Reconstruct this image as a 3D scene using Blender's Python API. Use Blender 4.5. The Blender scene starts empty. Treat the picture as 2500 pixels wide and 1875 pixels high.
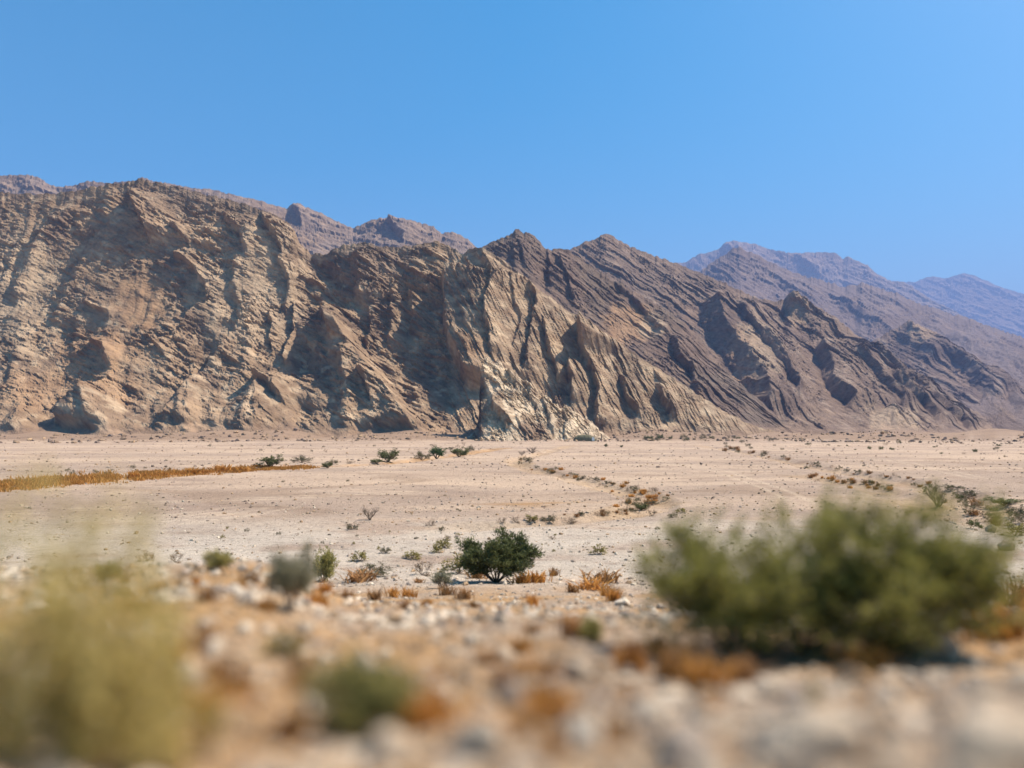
import bpy, math, random
import numpy as np
from mathutils import Vector, Matrix

# ------------------------------------------------------------------ camera, sky, sun, exposure
scene = bpy.context.scene
FPX, CX, CY = 1950.0, 1250.0, 937.5          # focal length and centre, in pixels of the 2500 x 1875 photograph
PITCH = math.atan(112.5 / FPX)
CAMZ = 5.1                                    # the lens is 5.1 m above the plain
cam_data = bpy.data.cameras.new('camera')
cam = bpy.data.objects.new('camera', cam_data)
scene.collection.objects.link(cam)
cam.location = (0, 0, CAMZ)
cam.rotation_euler = (math.pi / 2 + PITCH, 0, 0)
cam_data.sensor_width = 36.0
cam_data.lens = 36.0 * FPX / 2500.0
cam_data.clip_start = 0.05
cam_data.clip_end = 30000.0
cam_data.dof.use_dof = True
cam_data.dof.focus_distance = 60.0
cam_data.dof.aperture_fstop = (cam_data.lens * 0.001) / 0.058
scene.camera = cam

SUN_EL, SUN_AZ = math.radians(55), math.radians(70)   # azimuth measured from the view direction to the right
SUNDIR = Vector((math.sin(SUN_AZ) * math.cos(SUN_EL), math.cos(SUN_AZ) * math.cos(SUN_EL), math.sin(SUN_EL)))
world = bpy.data.worlds.new('World')
scene.world = world
world.use_nodes = True
wn, wl = world.node_tree.nodes, world.node_tree.links
wn.clear()
sky = wn.new('ShaderNodeTexSky')
sky.sky_type = 'NISHITA'
sky.sun_disc = False
sky.sun_elevation = SUN_EL
sky.sun_rotation = SUN_AZ
sky.altitude = 300
sky.air_density = 1.0
sky.dust_density = 2.0
sky.ozone_density = 2.0
hs = wn.new('ShaderNodeHueSaturation')
hs.inputs['Saturation'].default_value = 1.7
hs.inputs['Hue'].default_value = 0.478
bg = wn.new('ShaderNodeBackground')
bg.inputs['Strength'].default_value = 0.095
wo = wn.new('ShaderNodeOutputWorld')
wl.new(sky.outputs[0], hs.inputs['Color'])
wl.new(hs.outputs[0], bg.inputs[0])
wl.new(bg.outputs[0], wo.inputs[0])

sun_data = bpy.data.lights.new('sun', 'SUN')
sun_data.energy = 4.8
sun_data.angle = math.radians(0.53)
sun_data.color = (1.0, 0.89, 0.745)
sun = bpy.data.objects.new('sun', sun_data)
scene.collection.objects.link(sun)
sun.rotation_euler = SUNDIR.to_track_quat('Z', 'Y').to_euler()
sun.location = SUNDIR * 100

vs = scene.view_settings
vs.view_transform = 'Standard'
vs.look = 'None'
vs.exposure = 0.95
vs.gamma = 1.0
scene.cycles.use_denoising = True
scene.cycles.max_bounces = 6
scene.cycles.volume_bounces = 0
scene.cycles.sample_clamp_indirect = 4.0

COL = scene.collection
rng = np.random.default_rng(7)
random.seed(7)

# ------------------------------------------------------------------ helpers: noise, projection, meshes
_perm = np.random.default_rng(3).permutation(256).astype(np.int32)
_perm = np.concatenate([_perm, _perm])
_ga = np.random.default_rng(4).random(256) * 2 * np.pi
_gx, _gy = np.cos(_ga).astype(np.float32), np.sin(_ga).astype(np.float32)

def pn(x, y, seed=0):
    """2-D gradient noise, about -1..1"""
    x = np.asarray(x, np.float32) + seed * 17.31
    y = np.asarray(y, np.float32) + seed * 9.77
    fx, fy = np.floor(x), np.floor(y)
    ix, iy = fx.astype(np.int32) & 255, fy.astype(np.int32) & 255
    x, y = x - fx, y - fy
    u = x * x * x * (x * (x * 6 - 15) + 10)
    v = y * y * y * (y * (y * 6 - 15) + 10)
    def g(a, b, dx, dy):
        h = _perm[_perm[a & 255] + (b & 255)]
        return _gx[h] * dx + _gy[h] * dy
    n00, n10 = g(ix, iy, x, y), g(ix + 1, iy, x - 1, y)
    n01, n11 = g(ix, iy + 1, x, y - 1), g(ix + 1, iy + 1, x - 1, y - 1)
    a = n00 + u * (n10 - n00)
    return 1.5 * (a + v * (n01 + u * (n11 - n01) - a))

def fbm(x, y, octv=4, seed=0, gain=0.5):
    s, a = 0, 1.0
    for k in range(octv):
        s = s + a * pn(x, y, seed + k * 3)
        x, y, a = x * 2.03, y * 2.03, a * gain
    return s

def ridged(x, y, octv=4, seed=0, gain=0.5):
    s, a = 0, 1.0
    for k in range(octv):
        s = s + a * (1 - 2 * np.abs(pn(x, y, seed + k * 3)))
        x, y, a = x * 2.07, y * 2.07, a * gain
    return s

def sstep(a, b, x):
    t = np.clip((x - a) / (b - a), 0, 1)
    return t * t * (3 - 2 * t)

CP, SP = math.cos(PITCH), math.sin(PITCH)
def ray(px, py):
    r = (np.asarray(px, float) - CX) / FPX
    u = -(np.asarray(py, float) - CY) / FPX
    return r, CP - u * SP, SP + u * CP
def P(px, py, Y):
    """world point seen at pixel px, py of the photograph, at depth Y"""
    a, b, c = ray(px, py)
    t = Y / b
    return a * t, np.zeros_like(a) + Y, CAMZ + c * t
def py_of(Y, z):
    """pixel row of a point at depth Y and height z"""
    k = (z - CAMZ) / Y                      # c/b
    u = (k * CP - SP) / (CP + k * SP)
    return CY - u * FPX

def mesh_grid(name, x, y, z, mat, colors=None, smooth=False):
    nr, nc = x.shape
    n = nr * nc
    idx = np.arange(n, dtype=np.int32).reshape(nr, nc)
    q = np.stack([idx[:-1, :-1], idx[:-1, 1:], idx[1:, 1:], idx[1:, :-1]], -1).reshape(-1, 4)
    return mesh_raw(name, np.stack([x, y, z], -1).reshape(-1, 3), q, mat, colors, smooth)

def mesh_raw(name, verts, faces, mat, colors=None, smooth=False):
    """verts (n,3), faces (m,k) all of k corners"""
    verts = np.ascontiguousarray(verts, np.float32)
    faces = np.ascontiguousarray(faces, np.int32)
    m, k = faces.shape
    me = bpy.data.meshes.new(name)
    me.vertices.add(len(verts)); me.vertices.foreach_set('co', verts.ravel())
    me.loops.add(m * k); me.loops.foreach_set('vertex_index', faces.ravel())
    me.polygons.add(m)
    me.polygons.foreach_set('loop_start', np.arange(0, m * k, k, dtype=np.int32))
    try: me.polygons.foreach_set('loop_total', np.full(m, k, np.int32))
    except Exception: pass
    me.polygons.foreach_set('use_smooth', np.full(m, bool(smooth)))
    if colors is not None:
        a = me.color_attributes.new('Col', 'FLOAT_COLOR', 'POINT')
        c = np.ones((len(verts), 4), np.float32); c[:, :3] = np.asarray(colors).reshape(-1, 3)
        a.data.foreach_set('color', c.ravel())
    me.update(calc_edges=True)
    me.materials.append(mat)
    return me

def link(name, data, parent=None, loc=None):
    o = bpy.data.objects.new(name, data)
    COL.objects.link(o)
    if parent is not None: o.parent = parent
    if loc is not None: o.location = loc
    return o
def tag(o, label=None, cat=None, group=None, kind=None):
    if label: o['label'] = label
    if cat: o['category'] = cat
    if group: o['group'] = group
    if kind: o['kind'] = kind
    return o

# ------------------------------------------------------------------ materials
def new_mat(name):
    m = bpy.data.materials.new(name); m.use_nodes = True
    n = m.node_tree.nodes; l = m.node_tree.links
    return m, n, l, n['Principled BSDF']
def noise_node(n, l, coord, scale, detail=6, rough=0.6, mapscale=None):
    t = n.new('ShaderNodeTexNoise'); t.inputs['Scale'].default_value = scale
    t.inputs['Detail'].default_value = detail; t.inputs['Roughness'].default_value = rough
    if mapscale:
        m0 = n.new('ShaderNodeMapping'); m0.inputs['Rotation'].default_value = mapscale[1]
        mp = n.new('ShaderNodeMapping'); mp.inputs['Scale'].default_value = mapscale[0]
        l.new(coord, m0.inputs[0]); l.new(m0.outputs[0], mp.inputs[0]); coord = mp.outputs[0]
    l.new(coord, t.inputs['Vector'])
    return t
def ramp(n, l, fac, stops):
    r = n.new('ShaderNodeValToRGB')
    e = r.color_ramp.elements
    while len(e) < len(stops): e.new(0.5)
    for k, (p, c) in enumerate(stops):
        e[k].position = p; e[k].color = (c[0], c[1], c[2], 1) if not isinstance(c, (int, float)) else (c, c, c, 1)
    l.new(fac, r.inputs[0])
    return r
def mulmix(n, l, a, b, fac=1.0, mode='MULTIPLY'):
    m = n.new('ShaderNodeMix'); m.data_type = 'RGBA'; m.blend_type = mode
    m.inputs[0].default_value = fac
    l.new(a, m.inputs[6]); l.new(b, m.inputs[7])
    return m.outputs[2]

def rock_mat(name, fine=1.0, bump=1.0, rot=(0, 0.5, 0)):
    m, n, l, b = new_mat(name)
    co = n.new('ShaderNodeTexCoord').outputs['Object']
    at = n.new('ShaderNodeAttribute'); at.attribute_name = 'Col'
    t1 = noise_node(n, l, co, 0.05 * fine, 8, 0.65)
    r1 = ramp(n, l, t1.outputs[0], [(0.3, (0.66, 0.62, 0.6)), (0.5, (0.98, 0.96, 0.95)), (0.72, (1.28, 1.25, 1.2))])
    t2 = noise_node(n, l, co, 0.14 * fine, 6, 0.7, ((0.6, 0.6, 2.2), rot))
    r2 = ramp(n, l, t2.outputs[0], [(0.33, (0.62, 0.59, 0.57)), (0.5, (1, 1, 1)), (0.68, (1.26, 1.24, 1.2))])
    c = mulmix(n, l, at.outputs['Color'], r1.outputs[0])
    c = mulmix(n, l, c, r2.outputs[0])
    l.new(c, b.inputs['Base Color'])
    b.inputs['Roughness'].default_value = 0.95
    b.inputs['Specular IOR Level'].default_value = 0.15
    t3 = noise_node(n, l, co, 0.45 * fine, 8, 0.7, ((0.7, 0.7, 2.2), rot))
    bp = n.new('ShaderNodeBump'); bp.inputs['Strength'].default_value = 0.8
    bp.inputs['Distance'].default_value = 1.7 * bump / fine
    l.new(t3.outputs[0], bp.inputs['Height']); l.new(bp.outputs[0], b.inputs['Normal'])
    return m

def ground_mat():
    m, n, l, b = new_mat('desert_ground')
    co = n.new('ShaderNodeTexCoord').outputs['Object']
    at = n.new('ShaderNodeAttribute'); at.attribute_name = 'Col'
    t1 = noise_node(n, l, co, 0.09, 8, 0.65, ((0.35, 1.0, 1.0), (0, 0, 0.12)))
    r1 = ramp(n, l, t1.outputs[0], [(0.3, (0.8, 0.78, 0.78)), (0.5, (1, 1, 1)), (0.7, (1.14, 1.13, 1.1))])
    t2 = noise_node(n, l, co, 1.6, 6, 0.75)
    r2 = ramp(n, l, t2.outputs[0], [(0.34, (0.66, 0.63, 0.62)), (0.46, (1, 1, 1)), (0.7, (1.12, 1.1, 1.08))])
    t4 = noise_node(n, l, co, 14.0, 5, 0.7)
    r4 = ramp(n, l, t4.outputs[0], [(0.36, (0.72, 0.7, 0.7)), (0.5, (1, 1, 1)), (0.7, (1.15, 1.13, 1.1))])
    c = mulmix(n, l, at.outputs['Color'], r1.outputs[0])
    c = mulmix(n, l, c, r2.outputs[0])
    c = mulmix(n, l, c, r4.outputs[0])
    l.new(c, b.inputs['Base Color'])
    b.inputs['Roughness'].default_value = 0.95
    b.inputs['Specular IOR Level'].default_value = 0.1
    bp = n.new('ShaderNodeBump'); bp.inputs['Strength'].default_value = 0.9
    bp.inputs['Distance'].default_value = 0.35
    l.new(t2.outputs[0], bp.inputs['Height'])
    bp2 = n.new('ShaderNodeBump'); bp2.inputs['Strength'].default_value = 0.7
    bp2.inputs['Distance'].default_value = 0.04
    l.new(t4.outputs[0], bp2.inputs['Height']); l.new(bp.outputs[0], bp2.inputs['Normal'])
    l.new(bp2.outputs[0], b.inputs['Normal'])
    return m

def plant_mat(name, c0, c1, transl=0.25, rough=0.7):
    """colour runs from c0 to c1 by the per-leaf value stored in the attribute Col"""
    m, n, l, b = new_mat(name)
    at = n.new('ShaderNodeAttribute'); at.attribute_name = 'Col'
    oi = n.new('ShaderNodeObjectInfo')
    r = ramp(n, l, at.outputs['Fac'], [(0.0, c0), (1.0, c1)])
    r2 = ramp(n, l, oi.outputs['Random'], [(0.0, (0.82, 0.84, 0.82)), (1.0, (1.15, 1.12, 1.1))])
    c = mulmix(n, l, r.outputs[0], r2.outputs[0])
    l.new(c, b.inputs['Base Color'])
    b.inputs['Roughness'].default_value = rough
    b.inputs['Specular IOR Level'].default_value = 0.2
    if transl > 0:
        tr = n.new('ShaderNodeBsdfTranslucent'); l.new(c, tr.inputs[0])
        mx = n.new('ShaderNodeMixShader'); mx.inputs[0].default_value = transl
        out = n['Material Output']
        l.new(b.outputs[0], mx.inputs[1]); l.new(tr.outputs[0], mx.inputs[2]); l.new(mx.outputs[0], out.inputs[0])
    return m
def stone_mat(name, tint=(1, 1, 1)):
    m, n, l, b = new_mat(name)
    co = n.new('ShaderNodeTexCoord').outputs['Object']
    at = n.new('ShaderNodeAttribute'); at.attribute_name = 'Col'
    t = noise_node(n, l, co, 18.0, 6, 0.65)
    r = ramp(n, l, t.outputs[0], [(0.3, (0.72 * tint[0], 0.7 * tint[1], 0.68 * tint[2])), (0.7, (1.2 * tint[0], 1.18 * tint[1], 1.15 * tint[2]))])
    l.new(mulmix(n, l, at.outputs['Color'], r.outputs[0]), b.inputs['Base Color'])
    b.inputs['Roughness'].default_value = 0.9
    b.inputs['Specular IOR Level'].default_value = 0.15
    bp = n.new('ShaderNodeBump'); bp.inputs['Strength'].default_value = 0.5; bp.inputs['Distance'].default_value = 0.01
    l.new(t.outputs[0], bp.inputs['Height']); l.new(bp.outputs[0], b.inputs['Normal'])
    return m
def plain_mat(name, col, rough=0.8, noise=0.25, scale=3.0):
    m, n, l, b = new_mat(name)
    co = n.new('ShaderNodeTexCoord').outputs['Object']
    t = noise_node(n, l, co, scale, 6, 0.65)
    lo, hi = [c * (1 - noise) for c in col], [c * (1 + noise) for c in col]
    l.new(ramp(n, l, t.outputs[0], [(0.3, lo), (0.7, hi)]).outputs[0], b.inputs['Base Color'])
    b.inputs['Roughness'].default_value = rough
    b.inputs['Specular IOR Level'].default_value = 0.2
    return m

M_GROUND = ground_mat()
M_ROCK = rock_mat('mountain_rock', rot=(0, -0.5, 0))
M_SLAB = rock_mat('tilted_rock', rot=(0, -0.58, 0))
M_ROCK_FAR = rock_mat('far_mountain_rock', 0.45, 1.0)
M_PALE = rock_mat('pale_rock', 2.0, 1.2)
M_STONE = stone_mat('stone')

# ------------------------------------------------------------------ the ground
PROF_C = np.array([(-400, -.2), (-20, -.34), (0, -.41), (.6, -.44), (1.17, -.5), (1.75, -.6), (3, -.85), (5, -1.17), (10, -2.22), (15, -3.15),
                   (20, -3.98), (25, -4.65), (30, -4.95), (40, -5.08), (60, -5.1), (20000, -5.1)])
PROF_L = np.array([(-400, -.2), (-20, -.34), (0, -.41), (.6, -.44), (1.17, -.5), (1.75, -.6), (3, -.78), (5, -1.0), (8, -1.42), (11, -1.95), (14, -2.8),
                   (20, -4.2), (27, -4.95), (40, -5.08), (60, -5.1), (20000, -5.1)])
# shallow water courses, traced on the plain (pixel columns and rows)
WADI_LEFT = [(-500, 1222), (-100, 1200), (0, 1190), (120, 1180), (250, 1170), (400, 1160), (550, 1152), (650, 1144), (800, 1140), (920, 1132), (1020, 1122), (1110, 1112), (1170, 1102), (1230, 1094)]
WADI_MID = [(1395, 1088), (1330, 1104), (1262, 1122), (1262, 1132), (1320, 1148), (1370, 1160), (1440, 1176), (1500, 1190), (1560, 1208), (1590, 1226), (1570, 1242), (1480, 1258), (1400, 1266), (1320, 1274), (1200, 1280), (1080, 1284)]
WADI_RIGHT = [(1700, 1088), (1800, 1100), (1900, 1120), (2000, 1142), (2100, 1158), (2200, 1174), (2290, 1192), (2360, 1215), (2400, 1238), (2500, 1250), (2700, 1262)]
WADI_R2 = [(1960, 1165), (2040, 1176), (2120, 1186), (2180, 1204), (2250, 1230), (2330, 1250), (2420, 1275), (2520, 1310)]
def flat_pts(line):
    out = []
    for px, py in line:
        a, b, c = ray(px, py); t = -CAMZ / c
        out.append((a * t, b * t))
    return np.array(out)
W_L, W_M, W_R, W_R2 = map(flat_pts, (WADI_LEFT, WADI_MID, WADI_RIGHT, WADI_R2))
def polydist(x, y, pts):
    """distance to a polyline, and signed side (positive to the right of its direction)"""
    best = np.full(np.shape(x), 1e9, np.float32); side = np.zeros(np.shape(x), np.float32); par = np.zeros(np.shape(x), np.float32)
    for k in range(len(pts) - 1):
        ax, ay = pts[k]; bx, by = pts[k + 1]
        dx, dy = bx - ax, by - ay
        L2 = dx * dx + dy * dy + 1e-9
        t = np.clip(((x - ax) * dx + (y - ay) * dy) / L2, 0, 1)
        qx, qy = x - (ax + t * dx), y - (ay + t * dy)
        d = np.hypot(qx, qy)
        m = d < best
        best = np.where(m, d, best)
        side = np.where(m, dx * qy - dy * qx, side)
        par = np.where(m, (k + t) / (len(pts) - 1), par)
    return best, side, par

def apron(x, y):
    """fans of scree that rise to the foot of the mountains"""
    gap = 1 - np.exp(-((x - 42) / 45) ** 2)
    a = np.clip(.55 + .8 * pn(x / 70, y / 300, 63) + .3 * pn(x / 26, y / 120, 64), .05, 1.4)
    return 7.5 * a * (.15 + .85 * gap) * np.clip((y - 318) / 110, 0, 1.0) ** 1.6 * (1 - sstep(520, 700, y))
def ground_z(x, y, fine=True):
    x = np.asarray(x, np.float64); y = np.asarray(y, np.float64)
    yy = y + 0.06 * x
    zc = np.interp(yy, PROF_C[:, 0], PROF_C[:, 1]); zl = np.interp(yy, PROF_L[:, 0], PROF_L[:, 1])
    w = sstep(-0.16, -0.34, x / np.maximum(np.abs(y), 0.5))
    z = zc + (zl - zc) * w
    far = sstep(20, 45, y)
    z = z + CAMZ + far * (0.16 * fbm(x / 34, y / 26, 3, 40) + 0.05 * fbm(x / 7, y / 5, 3, 44)) * (1 - sstep(500, 900, y))
    z = z + apron(x, y)
    near = 1 - sstep(6, 30, y)
    z = z + near * (0.035 * fbm(x / 1.1, y / 1.1, 3, 48)) * sstep(0.0, 2.0, np.hypot(x, y)) + (1 - near) * (1 - far) * 0.0
    z = z + .10 * sstep(.28, .75, x / np.maximum(y, .6)) * sstep(.4, .9, y) * (1 - sstep(1.5, 2.4, y)) * (x > 0)
    z = z + (1 - far) * sstep(3, 9, y) * 0.10 * fbm(x / 4, y / 4, 2, 52)
    for pts, wid, dep in ((W_L, 2.6, .5), (W_M, 2.2, .38), (W_R, 3.0, .55), (W_R2, 2.0, .35)):
        sel = (np.abs(x) < 400) & (y > 35) & (y < 420)
        if not fine or not np.any(sel): continue
        d, s, p = polydist(x[sel], y[sel], pts) if np.ndim(x) else polydist(x, y, pts)
        xs, ys = (x[sel], y[sel]) if np.ndim(x) else (x, y)
        d = d + 0.9 * pn(xs / 5, ys / 5, 60)
        cut = dep * (1 - sstep(wid * 0.35, wid, d)) * sstep(0, .06, p) * (1 - sstep(.95, 1, p))
        if np.ndim(x): z[sel] = z[sel] - cut
        else: z = z - cut
    return z

def gp(px, py, dz=0.0):
    """first ground point seen at a pixel"""
    a, b, c = ray(px, py)
    lo, hi = 0.5, 900.0
    for n_ in (160, 30):
        t = np.geomspace(lo, hi, n_)
        g = ground_z(a * t, b * t, n_ == 30)

        hit = CAMZ + c * t < g
        k = int(np.argmax(hit)) if hit.any() else n_ - 1
        lo, hi = t[max(k - 1, 0)], min(t[k] * 1.3, 900.)
    return Vector((float(a * t[k]), float(b * t[k]), float(g[k]) + dz))

def build_ground():
    ang_f = np.radians(np.linspace(-36, 36, 800))
    ang = np.concatenate([np.radians(np.linspace(-180, -37, 60)), ang_f, np.radians(np.linspace(37, 180, 60))])
    r = np.concatenate([np.geomspace(0.25, 6, 52), np.geomspace(6.15, 40, 76), np.geomspace(40.6, 420, 180), np.geomspace(432, 16000, 26)])
    A, R = np.meshgrid(ang, r)
    x, y = R * np.sin(A), R * np.cos(A)
    z = ground_z(x, y)
    # base colours of the soil: pale silt, pinkish gravel sheets, golden litter along the water courses
    n1 = fbm(x / 60, y / 22, 4, 70); n2 = fbm(x / 9, y / 4, 4, 75)
    pale = np.array([.47, .352, .258]); grav = np.array([.385, .29, .22]); gold = np.array([.40, .225, .085]); white = np.array([.57, .50, .41]); brown = np.array([.33, .235, .165])
    k = sstep(-.25, .35, n1 + .5 * n2)[..., None]
    c = pale * (1 - k) + grav * k
    def blend(c, m, t): m = np.clip(m, 0, 1)[..., None]; return c * (1 - m) + t * m
    for pts, wid, s, tone in ((W_L, 3.2, .95, gold), (W_M, 2.6, .6, np.array([.43, .29, .15])), (W_R, 2.4, .55, np.array([.42, .28, .15])), (W_R2, 3.0, .5, np.array([.42, .28, .15]))):
        d, sd, p = polydist(x, y, pts)
        d = d + 1.2 * pn(x / 4, y / 4, 80)
        c = blend(c, s * (1 - sstep(wid * .5, wid, d)) * (.6 + .5 * n2), tone)
    # braided drainage lines and the wheel tracks of vehicles
    wx, wy_ = x + 9 * pn(x / 40, y / 30, 86), y + 5 * pn(x / 40, y / 30, 87)
    br = sstep(.80, .97, 1 - 2 * np.abs(pn(wx / 44, wy_ / 17, 88))) * sstep(-.2, .3, pn(x / 70, y / 50, 89)) + .8 * sstep(.82, .97, 1 - 2 * np.abs(pn(wx / 23, wy_ / 8, 90))) * sstep(-.1, .4, pn(x / 60, y / 60, 93))
    plain = sstep(38, 50, y) * (1 - sstep(300, 360, y))
    c = blend(c, .5 * br * plain, np.array([.27, .185, .125]))
    for line in ([(-80, 1262), (180, 1246), (420, 1226), (700, 1216), (900, 1206), (1100, 1200)], [(120, 1290), (420, 1262), (620, 1238), (700, 1240), (560, 1262), (300, 1290)], [(1250, 1096), (1500, 1110), (1760, 1150), (1900, 1200), (1990, 1240)], [(1560, 1078), (1800, 1086), (2150, 1120), (2520, 1190)]):
        tp = flat_pts(line)
        d, sd, p_ = polydist(x, y, tp)
        two = np.exp(-((d - .75) / .28) ** 2)
        c = blend(c, .55 * two * sstep(0, .1, p_) * (1 - sstep(.9, 1, p_)), np.array([.56, .44, .32]))
    lp = np.exp(-((x + 7.2) / 3.2) ** 2 - ((y - 42) / 2.0) ** 2) + np.exp(-((x - 1.5) / 3.5) ** 2 - ((y - 56) / 2.4) ** 2)
    c = blend(c, .8 * lp * sstep(-.4, .4, n2), gold)
    # the pale gravel sheet behind and around the bush, golden litter on the bank
    c = blend(c, .75 * sstep(18, 26, y) * (1 - sstep(36, 52, y)) * sstep(-.5, .3, n2 + .4), white)
    bank = 1 - sstep(16, 24, y)
    lit = fbm(x / 1.4, y / 2.2, 3, 84)
    c = blend(c, bank * .8, np.array([.43, .32, .22]))
    c = blend(c, bank * .7 * sstep(.15, .55, fbm(x / .34, y / .42, 2, 95)) * (1 - sstep(5, 12, y)), np.array([.27, .165, .09]))  # dark brown litter patches, also painting in the shade between the near stones
    c = blend(c, bank * .85 * sstep(-.4, .35, lit), np.array([.43, .26, .12]))
    c = blend(c, .9 * sstep(.1, 1.2, apron(x, y) + .5 * n2), np.array([.25, .168, .112]))
    c = blend(c, .3 * sstep(250, 380, y), brown)
    me = mesh_grid('ground', x, y, z, M_GROUND, c, True)
    o = link('ground', me)
    tag(o, 'pale stony desert plain with a slope falling away from the viewer', kind='structure')
build_ground()

# ------------------------------------------------------------------ the mountains
def fin(px, py, path, amp, wl, wr, out, taper=25):
    """a rib of rock: abrupt face on the left of its edge line, long back on the right (pixels of the photograph)"""
    pts = np.array(path, float)
    x0, x1 = pts[:, 0].min() - wl - 5, pts[:, 0].max() + wr + 5
    y0, y1 = pts[:, 1].min() - 60, pts[:, 1].max() + 60
    m = (px > x0) & (px < x1) & (py > y0) & (py < y1)
    if not m.any(): return
    X, Y = px[m], py[m]
    X = X + 7 * pn(X / 34, Y / 34, 91) + 3 * pn(X / 11, Y / 11, 92)
    # edge x at each row
    ex = np.interp(Y, pts[:, 1], pts[:, 0])
    d = X - ex
    prof = np.where(d < 0, np.clip(1 + d / wl, 0, 1), np.clip(1 - d / wr, 0, 1) ** 1.3)
    endt = sstep(pts[0, 1] - taper, pts[0, 1] + taper * .3, Y) * (1 - sstep(pts[-1, 1] - taper * .3, pts[-1, 1] + taper, Y))
    out[m] = out[m] + amp * prof * endt

def cone(px, py, apex, foot, spread, amp, out, seed):
    """a spur fanning out downhill from its apex"""
    ax, ay = apex
    t = (py - ay) / (foot - ay)
    half = spread * np.clip(t, 0.02, 1.3)
    d = np.abs(px - ax + 6 * pn(px / 25, py / 25, seed)) / half
    m = np.clip(1 - d, 0, 1) * sstep(-.06, .25, t) * (1 - sstep(1.0, 1.25, t))
    th = (px - ax) / half
    ribs = .04 * np.sin(th * 17 + 3 * pn(th * 3, t * 4, seed + 1)) * sstep(.2, .6, t)
    out[:] = np.maximum(out, amp * (m + ribs * (m > 0) * m * 2))

def strata(px, py, deg, period, amp, seed, sharp=1.0, run=6.0, warp=1.0):
    """stacked ledges: lines falling to the right by deg, each one overhanging at its lower left edge"""
    th = math.radians(deg); ct, st = math.cos(th), math.sin(th)
    s = px * ct + py * st
    c = -px * st + py * ct
    c = c + period * warp * (.8 * pn(s / (period * 9), c / (period * 6), seed) + .22 * pn(s / (period * 1.2), c / (period * 1.1), seed + 1) + .12 * pn(s / (period * .5), c / (period * .5), seed + 4))
    q = c / period
    f = q - np.floor(q)
    lay = np.floor(q)
    a = np.clip(.42 + 1.5 * pn(s / (period * run), lay * 3.7, seed + 2), 0, 1.6)
    return amp * a * (f ** sharp)

def cells(px, py, sx, sy, deg, seed, tilt=1.0):
    """angular blocks: every cell is a plane of its own height and tilt, stepped against its neighbours"""
    th = math.radians(deg); ct, st = math.cos(th), math.sin(th)
    a = (px * ct + py * st) / sx; b = (-px * st + py * ct) / sy
    a = a + .3 * pn(a * .7, b * .7, seed); b = b + .3 * pn(a * .7, b * .7, seed + 1)
    ia, ib = np.floor(a).astype(np.int32), np.floor(b).astype(np.int32)
    best = np.full(a.shape, 9e9, np.float32); h = np.zeros(a.shape, np.float32)
    for da in (-1, 0, 1):
        for db in (-1, 0, 1):
            ca, cb = ia + da, ib + db
            k = _perm[_perm[(ca + seed * 7) & 255] + ((cb + seed * 3) & 255)]
            k2 = _perm[k + 37]; k3 = _perm[k2 + 11]; k4 = _perm[k3 + 5]
            qa, qb = a - (ca + k / 255.), b - (cb + k2 / 255.)
            d = qa * qa + qb * qb
            m = d < best
            best = np.where(m, d, best)
            h = np.where(m, (k3 / 127.5 - 1) + tilt * (.75 * qb + (k4 / 255. - .5) * qa), h)
    return h
def rough(px, py, sc, seed, blocky=1.0, deg=18, low=5):
    w = px + sc * 5 * pn(px / (sc * 30), py / (sc * 30), seed + 5)
    v = py + sc * 7 * pn(px / (sc * 30), py / (sc * 30), seed + 6)
    r = low * sc * ridged(w / (sc * 120), v / (sc * 80), 2, seed)
    patch = np.clip(.55 + .9 * pn(w / (sc * 90), v / (sc * 70), seed + 33), .12, 1.3)
    r = r + sc * blocky * patch * (3.6 * cells(px, py, 46 * sc, 24 * sc, deg, seed + 1) + 3.2 * cells(px, py, 20 * sc, 10 * sc, deg + 8, seed + 2) + 2.3 * cells(px, py, 10 * sc, 5.5 * sc, deg - 6, seed + 3) + 1.2 * cells(px, py, 5.5 * sc, 3.6 * sc, deg + 15, seed + 4))
    r = r + sc * (.9 * pn(w / (sc * 7), v / (sc * 5), seed + 40) + .5 * pn(w / (sc * 3.5), v / (sc * 3), seed + 41))
    return r

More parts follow.
